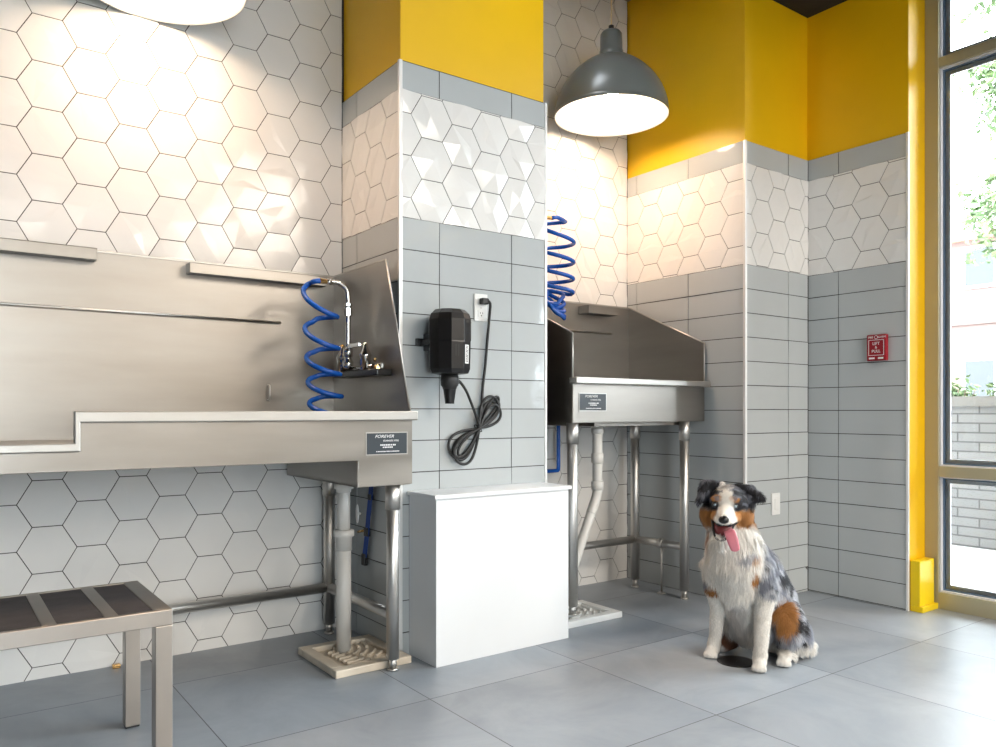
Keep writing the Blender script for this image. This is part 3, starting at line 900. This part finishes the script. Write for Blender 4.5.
pts = [(1.960, 2.778, 1.482), (1.975, 2.770, 1.470), (1.980, 2.782, 1.42), (1.978, 2.794, 1.32), (1.968, 2.797, 1.20), (1.954, 2.797, 1.10), (1.946, 2.792, 1.02), (1.934, 2.786, .95), (1.925, 2.782, .92)]
ax_ = Vector((.225, 0, .235)).normalized(); pe = Vector((ax_.z, 0, -ax_.x)); cc = Vector((1.921, 0, .925))
n = 24
for lp in range(5):
    w1 = [.032, .050, .020, .042, .026][lp]; la = [.165, .150, .175, .160, .140][lp]; lb = [.160, .170, .150, .175, .165][lp]; ro = [.0, .10, -.08, -.16, .05][lp]
    a2 = ax_ * math.cos(ro) + pe * math.sin(ro); p2 = pe * math.cos(ro) - ax_ * math.sin(ro)
    for i in range(n):
        s_ = 2 * PI * i / n
        A = math.sin(s_); A *= la if A > 0 else lb
        B = w1 * math.sin(2 * s_)
        if s_ > PI: B *= 1.15
        p = cc + a2 * A + p2 * B
        pts.append((p.x, 2.797 - .0035 * lp - .010 * max(0, 1 - abs(A) * 12), p.z))
pts += [(1.921, 2.775, .925), (1.905, 2.770, .965), (1.86, 2.745, 1.03), (1.815, 2.72, 1.085), (1.775, 2.705, 1.12), (1.752, 2.700, 1.128)]
cd = sub(MB().tube(smooth_path(pts, 3), .0062, RUB, 8).build('power_cord', dr), dr)
q = MB().box(1.934, 1.972, 2.770, 2.798, 1.464, 1.492, RUB); q.build('plug', cd, bevel=.006)
MB().tube([tuple(Vector((1.921, 2.785, .925)) + pe * .022 * math.cos(a) + Vector((0, 1, 0)) * .018 * math.sin(a)) for a in [2 * PI * i / 16 for i in range(17)]], .002, BLK, 6).build('tie', cd)

o3 = thing('wall_switch', 'white rocker switch plate low on the short tiled wall behind the dog', 'switch', (3.638, 2.49, .505))
MB().box(3.602, 3.674, 2.482, 2.4905, .447, .563, PLASTIC).build('cover_plate', o3, bevel=.003)
MB().box(3.622, 3.654, 2.478, 2.483, .475, .535, PLASTIC).build('rocker', o3, bevel=.002)

fa_ = thing('fire_alarm_pull', 'red fire alarm pull station on the grey tiled wall by the window', 'fire alarm', (3.946, 2.1, 1.325))
q = MB().box(3.918, 3.945, 2.040, 2.140, 1.258, 1.392, RED); q.build('housing', fa_, bevel=.004)
q = MB()
for (y0, y1, z0, z1) in ((2.050, 2.130, 1.366, 1.368), (2.050, 2.130, 1.288, 1.290), (2.050, 2.052, 1.288, 1.368), (2.128, 2.130, 1.288, 1.368)):
    q.box(3.9168, 3.9182, y0, y1, z0 - .003, z1 - .003, INKW)
q.box(3.9168, 3.9182, 2.053, 2.080, 1.266, 1.275, INKW).box(3.9168, 3.9182, 2.098, 2.127, 1.266, 1.275, INKW)
q.build('border', fa_)
q = MB().lathe([(.0075, 0), (.0095, 0)], (3.9165, 2.090, 1.378), INKW, 20, ax='x').build('emblem', fa_)
text('FIRE', .014, INKW, left_mtx(3.9166, 2.118, 1.378), fa_)
text('ALARM', .014, INKW, left_mtx(3.9166, 2.062, 1.378), fa_)
text('LIFT', .021, INKW, left_mtx(3.9166, 2.090, 1.345), fa_)
text('&', .018, INKW, left_mtx(3.9166, 2.090, 1.326), fa_)
text('PULL', .021, INKW, left_mtx(3.9166, 2.090, 1.306), fa_)

cg = thing('corner_guard', 'yellow metal guard box at the foot of the window jamb', 'guard', (4.03, 1.92, 0))
MB().box(3.962, 4.110, 1.892, 1.940, .03, .255, YELG).build('cover', cg, bevel=.003)
MB().box(3.962, 4.125, 1.878, 1.940, 0, .03, YELG).build('foot', cg, bevel=.003)

fd = thing('floor_drain', 'round black floor drain cover under the front paws of the dog', 'drain', (2.60, 1.955, 0))
q = MB().lathe([(.002, .002), (.062, .002), (.072, .003), (.075, 0)], (2.60, 1.955, 0), mat('black_cast_drain', (.02, .02, .022), .4, .3), 40)
q.build('cover', fd)
q = MB().box(.572, .600, 3.318, 3.342, 0, .014, BRASS)
tag(q.build('floor_clip', bevel=.002), 'tiny brass clip on the floor at the hexagon wall behind the bench leg', 'clip')


# ------------------------------------------------------------------ outside
MB().box(4.16, 60, -40, 60, -.12, -.01, STONE).box(-40, 4.12, -40, -5.62, -.12, -.01, STONE).build('ground', kind=S)
q = MB().box(6.23, 6.50, -8, 12, -.01, 1.035, BRICK); q.build('wall_garden', kind=S)
q = MB().box(6.19, 6.54, -8, 12, 1.035, 1.108, mat('stone_coping', (.12, .115, .11), .8)); q.build('trim_5', kind=S)
q = MB()
for i in range(4): q.box(4.3 + .33 * i, 4.62 + .33 * i, -8, 12, 3.70, 3.76, mat('soffit_panel', (.28, .28, .28), .6))
q.build('ceiling_soffit', kind=S)
fb = thing('apartment_building', 'pale pink apartment block across the street seen through the window', 'building', (22, 4, 0))
PINK = mat('pale_pink_render', (.145, .098, .088), .85)
MB().box(20, 26, -14, 26, 0, 5.05, PINK).build('wall', fb)
MB().box(19.8, 26.2, -14.2, 26.2, 5.05, 5.18, mat('clay_roof_edge', (.40, .22, .16), .8)).build('roof_edge', fb)
MB().box(19.92, 20.0, -14, 26, 3.05, 3.12, mat('stone_band', (.11, .08, .07), .8)).build('band', fb)
WIN = mat('dark_facade_window', (.025, .03, .035), .2)
for z0 in (1.3, 3.95):
    for k in range(14):
        y = -10.6 + 2.6 * k + .55
        q = MB().box(19.93, 19.99, y - .37, y + .37, z0 - .05, z0 + .95, FRAMEW); o = sub(q.build('window', fb), fb)
        MB().box(19.90, 19.935, y - .3, y + .3, z0 + .02, z0 + .88, WIN).build('pane', o)

GRN = [mat('leaf_green', (.08, .13, .05), .5, var=.2), mat('light_leaf_green', (.13, .18, .075), .5, var=.2)]
BARK = mat('bark', (.14, .10, .07), .9, var=.2)


def leaves(mb, n, fn, size, rnd):
    for _ in range(n):
        p = fn(); a = Vector((rnd.uniform(-1, 1), rnd.uniform(-1, 1), rnd.uniform(-1, .4))).normalized()
        b_ = a.cross(Vector((rnd.uniform(-1, 1), rnd.uniform(-1, 1), rnd.uniform(-1, 1)))).normalized()
        s_ = size * rnd.uniform(.6, 1.3); p = Vector(p); nn = a.cross(b_) * s_ * .12
        mb.add([p, p + a * s_ * .5 + b_ * s_ * .28 + nn, p + a * s_, p + a * s_ * .5 - b_ * s_ * .28 + nn], [(0, 1, 2, 3)], rnd.choice(GRN))


tr = thing('tree', 'leafy street tree with light foliage beyond the garden wall', 'tree', (9.3, 2.5, 0))
rn = random.Random(8)
q = MB().tube(smooth_path([(9.3, 2.5, 0), (9.25, 2.55, 1.5), (9.2, 2.6, 3), (9.15, 2.7, 4.4), (9.1, 2.75, 5.2)], 4), [.10 - .0045 * i for i in range(17)], BARK, 10)
br = []
for k in range(14):
    z = 2.35 + k * .20; a = rn.uniform(-.6, .6) + (PI / 2 if k % 3 else -PI / 2 + k)
    l = rn.uniform(1.0, 1.45); e = Vector((9.2 + l * math.cos(a) * .6, 2.62 + l * math.sin(a), z + rn.uniform(.1, .5)))
    br.append((Vector((9.2, 2.6, z)), e)); q.tube([(9.2, 2.6, z), tuple((Vector((9.2, 2.6, z)) + e) / 2 + Vector((0, 0, .08))), tuple(e)], [.025, .015, .006], BARK, 6)
q.build('trunk', tr)
q = MB()


def onbranch():
    a, e = rn.choice(br); t = rn.uniform(.45, 1.08); p = a.lerp(e, t)
    return p + Vector((rn.gauss(0, .12), rn.gauss(0, .12), rn.gauss(0, .10)))


leaves(q, 3200, onbranch, .10, rn)
o = q.build('foliage', tr); o['kind'] = 'stuff'
for (y, lab) in ((3.00, 'low green shrub behind the garden wall, left of the other shrub'), (2.60, 'low green shrub behind the garden wall at the right photo edge')):
    c_ = (6.9, y, 0)
    sh = thing('shrub', lab, 'shrub', c_, 'shrubs behind the garden wall')
    q = MB()
    for k in range(7): q.tube([(6.9, y, 0), (6.9 + rn.uniform(-.05, .05), y + rn.uniform(-.08, .08), .7), (6.9 + rn.uniform(-.1, .1), y + rn.uniform(-.14, .14), 1.18)], [.012, .008, .003], BARK, 6)
    q.build('stem', sh)
    q = MB(); leaves(q, 420, lambda: (6.9 + rn.gauss(0, .07), y + max(-.17, min(.17, rn.gauss(0, .075))), 1.1 + rn.gauss(0, .07)), .055, rn); o = q.build('foliage', sh); o['kind'] = 'stuff'

# ------------------------------------------------------------------ the dog
# local frame: r to the dog's left-hand side of the view, t towards the room, z up
d_ = math.hypot(.834, .629)
DT = Vector((-.798, -.602, 0)); DR = Vector((.602, -.798, 0)); DO = Vector((2.668, 2.001, 0))


def DW(p):
    return DO + DR * p[0] + DT * p[1] + Vector((0, 0, p[2]))


DM = Matrix(((DR.x, DT.x, 0, DO.x), (DR.y, DT.y, 0, DO.y), (0, 0, 1, 0), (0, 0, 0, 1)))


def capsule(mb, a, b, ra, rb, n=7):
    """tapered limb segment as a closed swept tube with round ends"""
    a = Vector(a); b = Vector(b); d = (b - a); L_ = d.length; d = d.normalized(); P = []; R_ = []
    for i in range(n):
        q = -PI / 2 + PI / 2 * i / (n - 1); P.append(a + d * ra * math.sin(q)); R_.append(max(ra * math.cos(q), 1e-4))
    for i in range(1, 6): P.append(a + d * L_ * i / 6); R_.append(ra + (rb - ra) * i / 6)
    for i in range(n):
        q = PI / 2 * i / (n - 1); P.append(b + d * rb * math.sin(q)); R_.append(max(rb * math.cos(q), 1e-4))
    mb.tube(P, R_, WHITE, 20)


def chain(mb, pts):
    for (p, q) in zip(pts[:-1], pts[1:]): capsule(mb, p[:3], q[:3], p[3], q[3])


dogb = MB()
# trunk
chain(dogb, [(-.026, .095, .555, .078), (-.015, .075, .47, .098), (-.008, .07, .385, .112), (.0, .06, .30, .090)])
chain(dogb, [(.0, .03, .42, .100), (.050, -.03, .335, .118), (.105, -.085, .215, .125), (.135, -.105, .13, .115)])
chain(dogb, [(.02, .02, .24, .09), (.06, -.03, .13, .095)])
dogb.ball((.150, -.09, .085), (.085, .085, .085), WHITE)
# shoulders and fore legs
chain(dogb, [(.070, .075, .37, .062), (.098, .085, .285, .050), (.094, .115, .20, .033), (.086, .140, .085, .0255), (.082, .150, .040, .028)])
chain(dogb, [(.082, .150, .030, .028), (.078, .178, .024, .024)])
chain(dogb, [(-.075, .06, .37, .060), (-.082, .055, .285, .046), (-.076, .045, .20, .031), (-.086, .035, .085, .0245), (-.094, .034, .040, .027)])
chain(dogb, [(-.094, .034, .030, .027), (-.103, .060, .024, .024)])
for (px, py, k) in ((.078, .186, 0), (-.105, .066, 1), (.172, .092, 2)):
    for j in range(4):
        o_ = (j - 1.5) * .0135; f_ = .012 - abs(j - 1.5) * .005
        dx, dy = ((.0, 1.0), (-.12, 1.0), (.0, 1.0))[k]
        dogb.ball((px + o_, py + f_, .015), (.0085, .015, .0145), WHITE, 14, 10)
# hind legs
chain(dogb, [(.165, -.06, .19, .070), (.188, .015, .165, .062), (.198, .035, .12, .048), (.192, .0, .055, .040)])
chain(dogb, [(.195, -.01, .045, .032), (.180, .055, .026, .026), (.172, .085, .022, .024)])
dogb.ball((.232, -.045, .085), (.052, .07, .082), WHITE)
chain(dogb, [(.03, -.06, .16, .07), (.0, -.02, .13, .05), (-.02, -.05, .06, .035)])
chain(dogb, [(-.02, -.06, .04, .030), (-.055, -.03, .024, .024)])
# short feathered tail
chain(dogb, [(.215, -.09, .07, .045), (.262, -.055, .045, .036)])
# head: skull, cheeks, muzzle, lower jaw
dogb.ball((-.034, .140, .640), (.070, .082, .068), WHITE)
dogb.ball((-.034, .105, .600), (.084, .070, .070), WHITE)
for s_ in (-1, 1):
    dogb.ball((-.041 + s_ * .058, .120, .590), (.042, .052, .048), WHITE)
    dogb.ball((-.045 + s_ * .035, .196, .660), (.020, .018, .011), WHITE)
chain(dogb, [(-.042, .185, .614, .042), (-.046, .240, .600, .031), (-.049, .282, .592, .0245)])
for s_ in (-1, 1):
    chain(dogb, [(-.043 + s_ * .030, .185, .588, .026), (-.047 + s_ * .016, .262, .580, .017)])
chain(dogb, [(-.044, .140, .540, .040), (-.052, .190, .518, .024), (-.060, .228, .500, .0160)])


def ear(mb, base0, base1, apex, tip, th=.011):
    """thick folded ear: base edge, fold apex, hanging tip"""
    b0, b1, a, t = map(Vector, (base0, base1, apex, tip))
    for q in range(6):
        s_ = q / 5; p = b0.lerp(b1, s_)
        chain(mb, [(*p, th), (*(p.lerp(a, .7)), th * .85), (*a.lerp(b0.lerp(b1, s_), .18), th * .7)])
        chain(mb, [(*a.lerp(p, .30), th * .75), (*(t.lerp(p.lerp(a, .6), .35)), th * .7), (*t, th * .5)])


ear(dogb, (-.108, .105, .655), (-.062, .120, .706), (-.138, .122, .722), (-.152, .150, .638), .013)
ear(dogb, (.032, .110, .655), (-.006, .122, .702), (.062, .125, .697), (.056, .148, .618), .012)
dogb.ball((-.116, .112, .678), (.034, .022, .040), WHITE)
dogb.ball((.040, .108, .672), (.034, .022, .036), WHITE)
chain(dogb, [(.045, .125, .690, .012), (.078, .142, .678, .010), (.098, .150, .662, .006)])
chain(dogb, [(.055, .135, .655, .012), (.080, .145, .660, .008), (.096, .150, .660, .005)])

raw = dogb.build('dog_raw')
mod = raw.modifiers.new('r', 'REMESH'); mod.mode = 'VOXEL'; mod.voxel_size = .0045
mod = raw.modifiers.new('s', 'SMOOTH'); mod.factor = .5; mod.iterations = 3
dg = bpy.context.evaluated_depsgraph_get()
me = bpy.data.meshes.new_from_object(raw.evaluated_get(dg))
bpy.data.objects.remove(raw)
me.name = 'dog'
dog = bpy.data.objects.new('dog', me); COL.objects.link(dog)


# ---- coat colours as a function of place on the body
rng = np.random.default_rng(4)


def vnoise(P, scale, seed):
    Q = P * scale + seed * 17.3; I = np.floor(Q).astype(np.int64); F = Q - I; F = F * F * (3 - 2 * F); out = 0
    for dx in (0, 1):
        for dy in (0, 1):
            for dz in (0, 1):
                h = ((I[:, 0] + dx) * 73856093) ^ ((I[:, 1] + dy) * 19349663) ^ ((I[:, 2] + dz) * 83492791) ^ (seed * 2654435)
                h = (h ^ (h >> 13)) * 1274126177; h = (h ^ (h >> 16)) & 0xffff
                wv = (F[:, 0] if dx else 1 - F[:, 0]) * (F[:, 1] if dy else 1 - F[:, 1]) * (F[:, 2] if dz else 1 - F[:, 2])
                out = out + wv * h / 65535.
    return out


def sstep(a, b, x):
    t = np.clip((x - a) / (b - a), 0, 1); return t * t * (3 - 2 * t)


def coat(P):
    r, t, z = P[:, 0], P[:, 1], P[:, 2]
    n1 = vnoise(P, 28, 1); n2 = vnoise(P, 60, 2); n3 = vnoise(P, 130, 3); nn = .5 * n1 + .3 * n2 + .2 * n3
    C = lambda *c: np.array(c)[None, :]
    WH, GY, DK, TN, LG = C(.80, .765, .71), C(.26, .275, .33), C(.018, .018, .022), C(.44, .195, .06), C(.55, .56, .60)

    def mixc(a, b_, m): return a * (1 - m[:, None]) + b_ * m[:, None]

    def blob(c, R_, soft=.25, jit=.35):
        d = np.sqrt(((r - c[0]) / R_[0]) ** 2 + ((t - c[1]) / R_[1]) ** 2 + ((z - c[2]) / R_[2]) ** 2) + (nn - .5) * 2 * jit
        return 1 - sstep(1 - soft, 1 + soft, d)
    # merle back
    mer = mixc(np.repeat(GY, len(r), 0), LG, sstep(.42, .58, n1 * .4 + n2 * .6))
    mer = mixc(mer, np.repeat(DK, len(r), 0), sstep(.58, .66, .45 * n1 + .55 * vnoise(P, 48, 7)))
    col = mer
    wh = np.repeat(WH, len(r), 0); dk = np.repeat(DK, len(r), 0); tn = np.repeat(TN, len(r), 0); gy = np.repeat(GY, len(r), 0); lg = np.repeat(LG, len(r), 0)
    col = mixc(col, dk, np.maximum(blob((.17, -.05, .32), (.03, .09, .035)), blob((.235, .0, .145), (.03, .06, .035))))
    # thigh: tan patch, light hem
    col = mixc(col, tn, blob((.178, .06, .185), (.040, .075, .075), jit=.25))
    col = mixc(col, wh, 1 - sstep(.055, .085, z + (nn - .5) * .05))
    # white chest and front
    edge = .088 - .10 * np.clip(.42 - z, 0, .2)
    side = sstep(-.02, .02, (edge - r) + (nn - .5) * .03) * sstep(-.05, .0, t + .02 - np.clip(r, 0, 1) * .35)
    col = mixc(col, wh, side * sstep(.20, .26, z))
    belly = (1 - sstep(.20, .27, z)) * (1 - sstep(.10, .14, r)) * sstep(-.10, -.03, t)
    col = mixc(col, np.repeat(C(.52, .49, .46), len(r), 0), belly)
    # white legs
    legL = (1 - sstep(.27, .30, z + (nn - .5) * .06)) * (1 - sstep(.0, .02, np.abs(r - .09) - .050)) * sstep(.055, .085, t)
    legR = (1 - sstep(.27, .29, z + (nn - .5) * .03)) * (1 - sstep(.0, .02, np.abs(r + .088) - .042)) * sstep(-.015, .01, t)
    col = mixc(col, wh, np.maximum(legL, legR))
    # tan and grey marks on the shoulders
    col = mixc(col, mer * .8, blob((.118, .10, .325), (.042, .06, .055)))
    col = mixc(col, tn, blob((.066, .165, .350), (.016, .04, .045)))
    col = mixc(col, tn * .7, blob((-.10, .09, .285), (.030, .05, .020), jit=.2))
    col = mixc(col, gy, blob((-.125, .05, .305), (.022, .05, .022)))
    # collar of grey and tan fringe below the cheek
    col = mixc(col, mixc(gy, tn, sstep(.45, .6, n1)), .75 * blob((.045, .165, .440), (.045, .06, .022)))
    col = mixc(col, tn * .8, .8 * blob((-.118, .10, .505), (.02, .05, .05)))
    # far hind foot
    col = mixc(col, np.repeat(C(.12, .05, .025), len(r), 0), blob((-.035, -.04, .05), (.05, .05, .05)))
    # head
    hz = sstep(.535, .56, z) * sstep(.02, .05, t + .2 * (z - .54))
    h = wh.copy()
    u = r + .044
    cheek = sstep(.022, .036, np.abs(u) + (nn - .5) * .02) * (1 - sstep(.612, .632, z + (nn - .5) * .02)) * (1 - sstep(.215, .25, t))
    h = mixc(h, tn, cheek)
    dark = sstep(.020, .030, np.abs(u + .002 * np.sin(z * 200)) + (nn - .5) * .018) * sstep(.612, .630, z + (nn - .5) * .01)
    h = mixc(h, mixc(gy * .6, dk, sstep(.38, .55, n1)), dark)
    for s_ in (-1, 1):
        h = mixc(h, dk, blob((-.047 + s_ * .043, .20, .632), (.026, .06, .019), jit=.15))
        h = mixc(h, tn, blob((-.046 + s_ * .034, .205, .660), (.017, .05, .014), jit=.5))
    h = mixc(h, gy * .8, .6 * blob((-.036, .13, .70), (.03, .06, .02)))
    h = mixc(h, wh, sstep(.20, .23, t) * (1 - sstep(.026, .034, np.abs(u))))
    h = mixc(h, mixc(dk * 1.5, gy * 1.1, sstep(.55, .68, n2)), sstep(.055, .07, np.abs(u)) * sstep(.625, .65, z))
    h = mixc(h, gy * .5, .8 * sstep(.56, .62, n2) * sstep(.645, .66, z) * sstep(.008, .014, np.abs(u)))
    h = mixc(h, wh, (1 - sstep(.545, .562, z)))
    col = mixc(col, h, hz)
    # lips and mouth lining
    lip = (1 - sstep(.006, .010, np.abs(z - (.566 + .10 * np.abs(u))) + .0)) * sstep(.195, .215, t) * sstep(.55, .56, z)
    col = mixc(col, dk, lip * (np.abs(u) < .06))
    return np.clip(col, 0, 1)


nv = len(me.vertices); co = np.empty(nv * 3); me.vertices.foreach_get('co', co); co = co.reshape(-1, 3)
vc = coat(co)
at = me.color_attributes.new('coat', 'FLOAT_COLOR', 'POINT')
at.data.foreach_set('color', np.concatenate([vc * .9, np.ones((nv, 1))], 1).ravel())
me.polygons.foreach_set('use_smooth', [True] * len(me.polygons))


def coat_mat(name, rough):
    m = bpy.data.materials.new(name); m.use_nodes = True; N = m.node_tree.nodes; b_ = N['Principled BSDF']
    a_ = N.new('ShaderNodeVertexColor'); a_.layer_name = 'coat'
    m.node_tree.links.new(a_.outputs['Color'], b_.inputs['Base Color']); b_.inputs['Roughness'].default_value = rough
    b_.inputs['Specular IOR Level'].default_value = .3
    return m


me.materials.clear(); me.materials.append(coat_mat('dog_coat', .8))

# ---- fur blades
me.calc_loop_triangles()
nt_ = len(me.loop_triangles); tv_ = np.empty(nt_ * 3, dtype=np.int32); me.loop_triangles.foreach_get('vertices', tv_); tv_ = tv_.reshape(-1, 3)
A_, B_, Cc = co[tv_[:, 0]], co[tv_[:, 1]], co[tv_[:, 2]]
nr = np.cross(B_ - A_, Cc - A_); ar = np.linalg.norm(nr, axis=1); nr = nr / np.maximum(ar, 1e-12)[:, None]
NF = 95000
mid = (A_ + B_ + Cc) / 3
wgt = ar * (1 + 1.6 * sstep(.50, .56, mid[:, 2]))
pick = rng.choice(nt_, NF, p=wgt / wgt.sum())
u1 = np.sqrt(rng.random(NF)); u2 = rng.random(NF)
P = A_[pick] * (1 - u1)[:, None] + B_[pick] * (u1 * (1 - u2))[:, None] + Cc[pick] * (u1 * u2)[:, None]
Nn = nr[pick]
r, t, z = P[:, 0], P[:, 1], P[:, 2]
head = sstep(.54, .57, z) * sstep(.08, .12, t)
face = sstep(.15, .20, t) * sstep(.54, .56, z)
L_ = np.full(NF, .030)
ruff = sstep(.34, .42, z) * (1 - sstep(.56, .62, z)) * (1 - face)
L_ += .012 * ruff
L_ = L_ * (1 - head) + .016 * head
L_ = L_ * (1 - face) + (.007 + .011 * sstep(.045, .075, np.abs(r + .044)) * (1 - sstep(.17, .22, t))) * face
leg = (1 - sstep(.24, .30, z)) * np.maximum((np.abs(r - .09) < .05) * (t > .075), (np.abs(r + .088) < .045) * (t > .0))
L_ = L_ * (1 - leg) + .011 * leg
paw = (1 - sstep(.035, .055, z)); L_ = L_ * (1 - paw) + .005 * paw
hem = (z < .13) * (z > .03) * (r > .20); L_ = np.where(hem, .032, L_)
earm = (z > .635) * ((r < -.105) | (r > .04)); L_ = np.where(earm, .020, L_)
L_ *= rng.uniform(.65, 1.3, NF) * (1 + .25 * (vnoise(P, 60, 21) - .5) * 2)
down = np.stack([0 * r, 0 * r, -np.ones(NF)], 1)
back = np.stack([np.full(NF, .45), np.full(NF, -.6), np.full(NF, -.5)], 1)
comb = down * (1 - .5 * sstep(.1, .2, r))[:, None] + back * (.5 * sstep(.1, .2, r))[:, None]
fd_ = np.stack([(r + .036) * 6, -np.ones(NF) * 1.0, .25 + (z - .62) * 5], 1)
comb = comb * (1 - face)[:, None] + fd_ * face[:, None]
cl = np.stack([vnoise(P, 45, 11) - .5, vnoise(P, 45, 12) - .5, vnoise(P, 45, 13) - .5], 1) * .9
comb = comb + cl
comb = comb - Nn * (comb * Nn).sum(1)[:, None]
comb /= np.maximum(np.linalg.norm(comb, axis=1), 1e-6)[:, None]
lift = (.42 - .14 * face)[:, None]
d0 = comb + Nn * lift * 1.5 + rng.normal(0, .12, (NF, 3)); d0 /= np.linalg.norm(d0, axis=1)[:, None]
d1 = comb + Nn * lift * .3 + down * .25 + rng.normal(0, .12, (NF, 3)); d1 /= np.linalg.norm(d1, axis=1)[:, None]
p0 = P - Nn * .001; p1 = p0 + d0 * (L_ * .45)[:, None]; p2 = p1 + d1 * (L_ * .55)[:, None]
for q in (p1, p2): q[:, 2] = np.maximum(q[:, 2], .003)
sd = np.cross(d0, Nn); sd /= np.maximum(np.linalg.norm(sd, axis=1), 1e-6)[:, None]
wd = (.0011 * rng.uniform(.7, 1.3, NF) * (1 - .35 * face))[:, None]
V = np.stack([p0 - sd * wd, p0 + sd * wd, p1 + sd * wd * .75, p1 - sd * wd * .75, p2], 1).reshape(-1, 3)
base = np.arange(NF)[:, None] * 5
lv = np.concatenate([base + np.array([[0, 1, 2, 3]]), base + np.array([[3, 2, 4]])], 1).ravel()
fm = bpy.data.meshes.new('fur')
fm.vertices.add(NF * 5); fm.vertices.foreach_set('co', V.ravel())
fm.loops.add(NF * 7); fm.loops.foreach_set('vertex_index', lv.astype(np.int32))
fm.polygons.add(NF * 2)
ls = np.stack([np.arange(NF) * 7, np.arange(NF) * 7 + 4], 1).ravel()
fm.polygons.foreach_set('loop_start', ls.astype(np.int32))
fm.update(calc_edges=True)
fc_ = coat(P + rng.normal(0, .0018, (NF, 3))) * rng.uniform(.82, 1.12, NF)[:, None]
fa2 = fm.color_attributes.new('coat', 'FLOAT_COLOR', 'POINT')
rep = np.repeat(np.clip(fc_, 0, 1), 5, axis=0)
fa2.data.foreach_set('color', np.concatenate([rep, np.ones((NF * 5, 1))], 1).ravel())
fm.materials.append(coat_mat('dog_fur', .65))
fur = bpy.data.objects.new('fur', fm); COL.objects.link(fur); fur.parent = dog; fur['kind'] = 'stuff'
dog.matrix_world = DM
tag(dog, 'blue merle shepherd dog with white chest and tan cheeks sitting on the floor, tongue out', 'dog')
dog['origin'] = (0, 0, 0)

EYEW = mat('pale_blue_iris', (.34, .46, .54), .15, var=0, coat=1, coat_r=.02)
DKN = mat('dog_nose_black', (.012, .011, .012), .3, var=.1, bump=.4, bscale=400)
MOUTH = mat('mouth_lining', (.16, .02, .02), .5, var=.2)
TONG = mat('pink_tongue', (.62, .20, .25), .35, var=.08, scale=40)
TEETH = mat('teeth', (.8, .76, .65), .3, var=0)
for (x, nm) in ((-.0850, 'eye'), (-.0090, 'eye')):
    z_ = .638 if x < -.05 else .634
    q = MB().ball((x, .2065, z_), .0115, DKN, 20, 14)
    o = sub(q.build('eye', dog), dog)
    q = MB().ball((x + .0005, .2125, z_), (.0066, .0065, .0064), EYEW, 20, 14); q.build('iris', o)
    q = MB().ball((x + .0005, .2158, z_), (.0030, .0045, .0030), DKN, 14, 10); q.build('pupil', o)
q = MB().ball((-.0500, .3010, .5935), (.0195, .0130, .0155), DKN, 24, 14)
for s_ in (-1, 1): q.ball((-.0500 + s_ * .010, .3025, .590), (.0085, .0100, .0085), DKN, 14, 10)
q.build('nose', dog)
q = MB().ball((-.053, .203, .545), (.037, .045, .034), MOUTH, 24, 16)
q.build('mouth', dog)
q = MB().tube(smooth_path([(-.094, .195, .578), (-.090, .222, .545), (-.080, .240, .516), (-.062, .2480, .5065), (-.045, .243, .512), (-.028, .228, .534), (-.006, .198, .580)], 5), .0048, DKN, 8)
q.build('lip', dog)
q = MB()
for k in range(9):
    a = -1.05 + 2.1 * k / 8
    q.lathe([(.0032, 0), (.0026, .006), (.0006, .011 if k in (1, 7) else .0075)], (-.060 + .022 * math.sin(a), .218 + .024 * math.cos(a), .5090 + .006 * abs(math.sin(a))), TEETH, 8)
q.build('teeth', dog)
# tongue: thick ribbon over the lower lip, lolling to one side
tp = smooth_path([(-.045, .200, .540), (-.036, .232, .546), (-.028, .256, .538), (-.020, .266, .518), (-.014, .268, .498), (-.009, .266, .480), (-.008, .262, .472)], 4)
q = MB(); vs = []; fs = []; nseg = 12
for i, p in enumerate(tp):
    f_ = i / (len(tp) - 1); wv = .016 + .005 * math.sin(PI * min(f_ * 1.15, 1)); wv *= (1 if f_ < .86 else math.sqrt(max(.02, 1 - ((f_ - .86) / .145) ** 2)))
    a = tp[max(i - 1, 0)]; b_ = tp[min(i + 1, len(tp) - 1)]; T_ = (b_ - a).normalized(); S_ = Vector((1, -.05, .25)); S_ = (S_ - T_ * S_.dot(T_)).normalized(); U_ = S_.cross(T_)
    for k in range(nseg):
        an = 2 * PI * k / nseg; ridge = -.0018 * math.exp(-(math.cos(an) * 3) ** 2) * (1 if math.sin(an) != 0 else 0)
        vs.append(p + S_ * wv * math.cos(an) + U_ * (.0042 * math.sin(an) + (ridge if math.sin(an) > 0 else -ridge)))
for i in range(len(tp) - 1):
    for k in range(nseg):
        k2 = (k + 1) % nseg; fs.append((i * nseg + k, i * nseg + k2, (i + 1) * nseg + k2, (i + 1) * nseg + k))
fs.append(tuple(range(nseg))); fs.append(tuple((len(tp) - 1) * nseg + k for k in range(nseg - 1, -1, -1)))
q.add(vs, fs, TONG, True); q.build('tongue', dog)

clean_props()
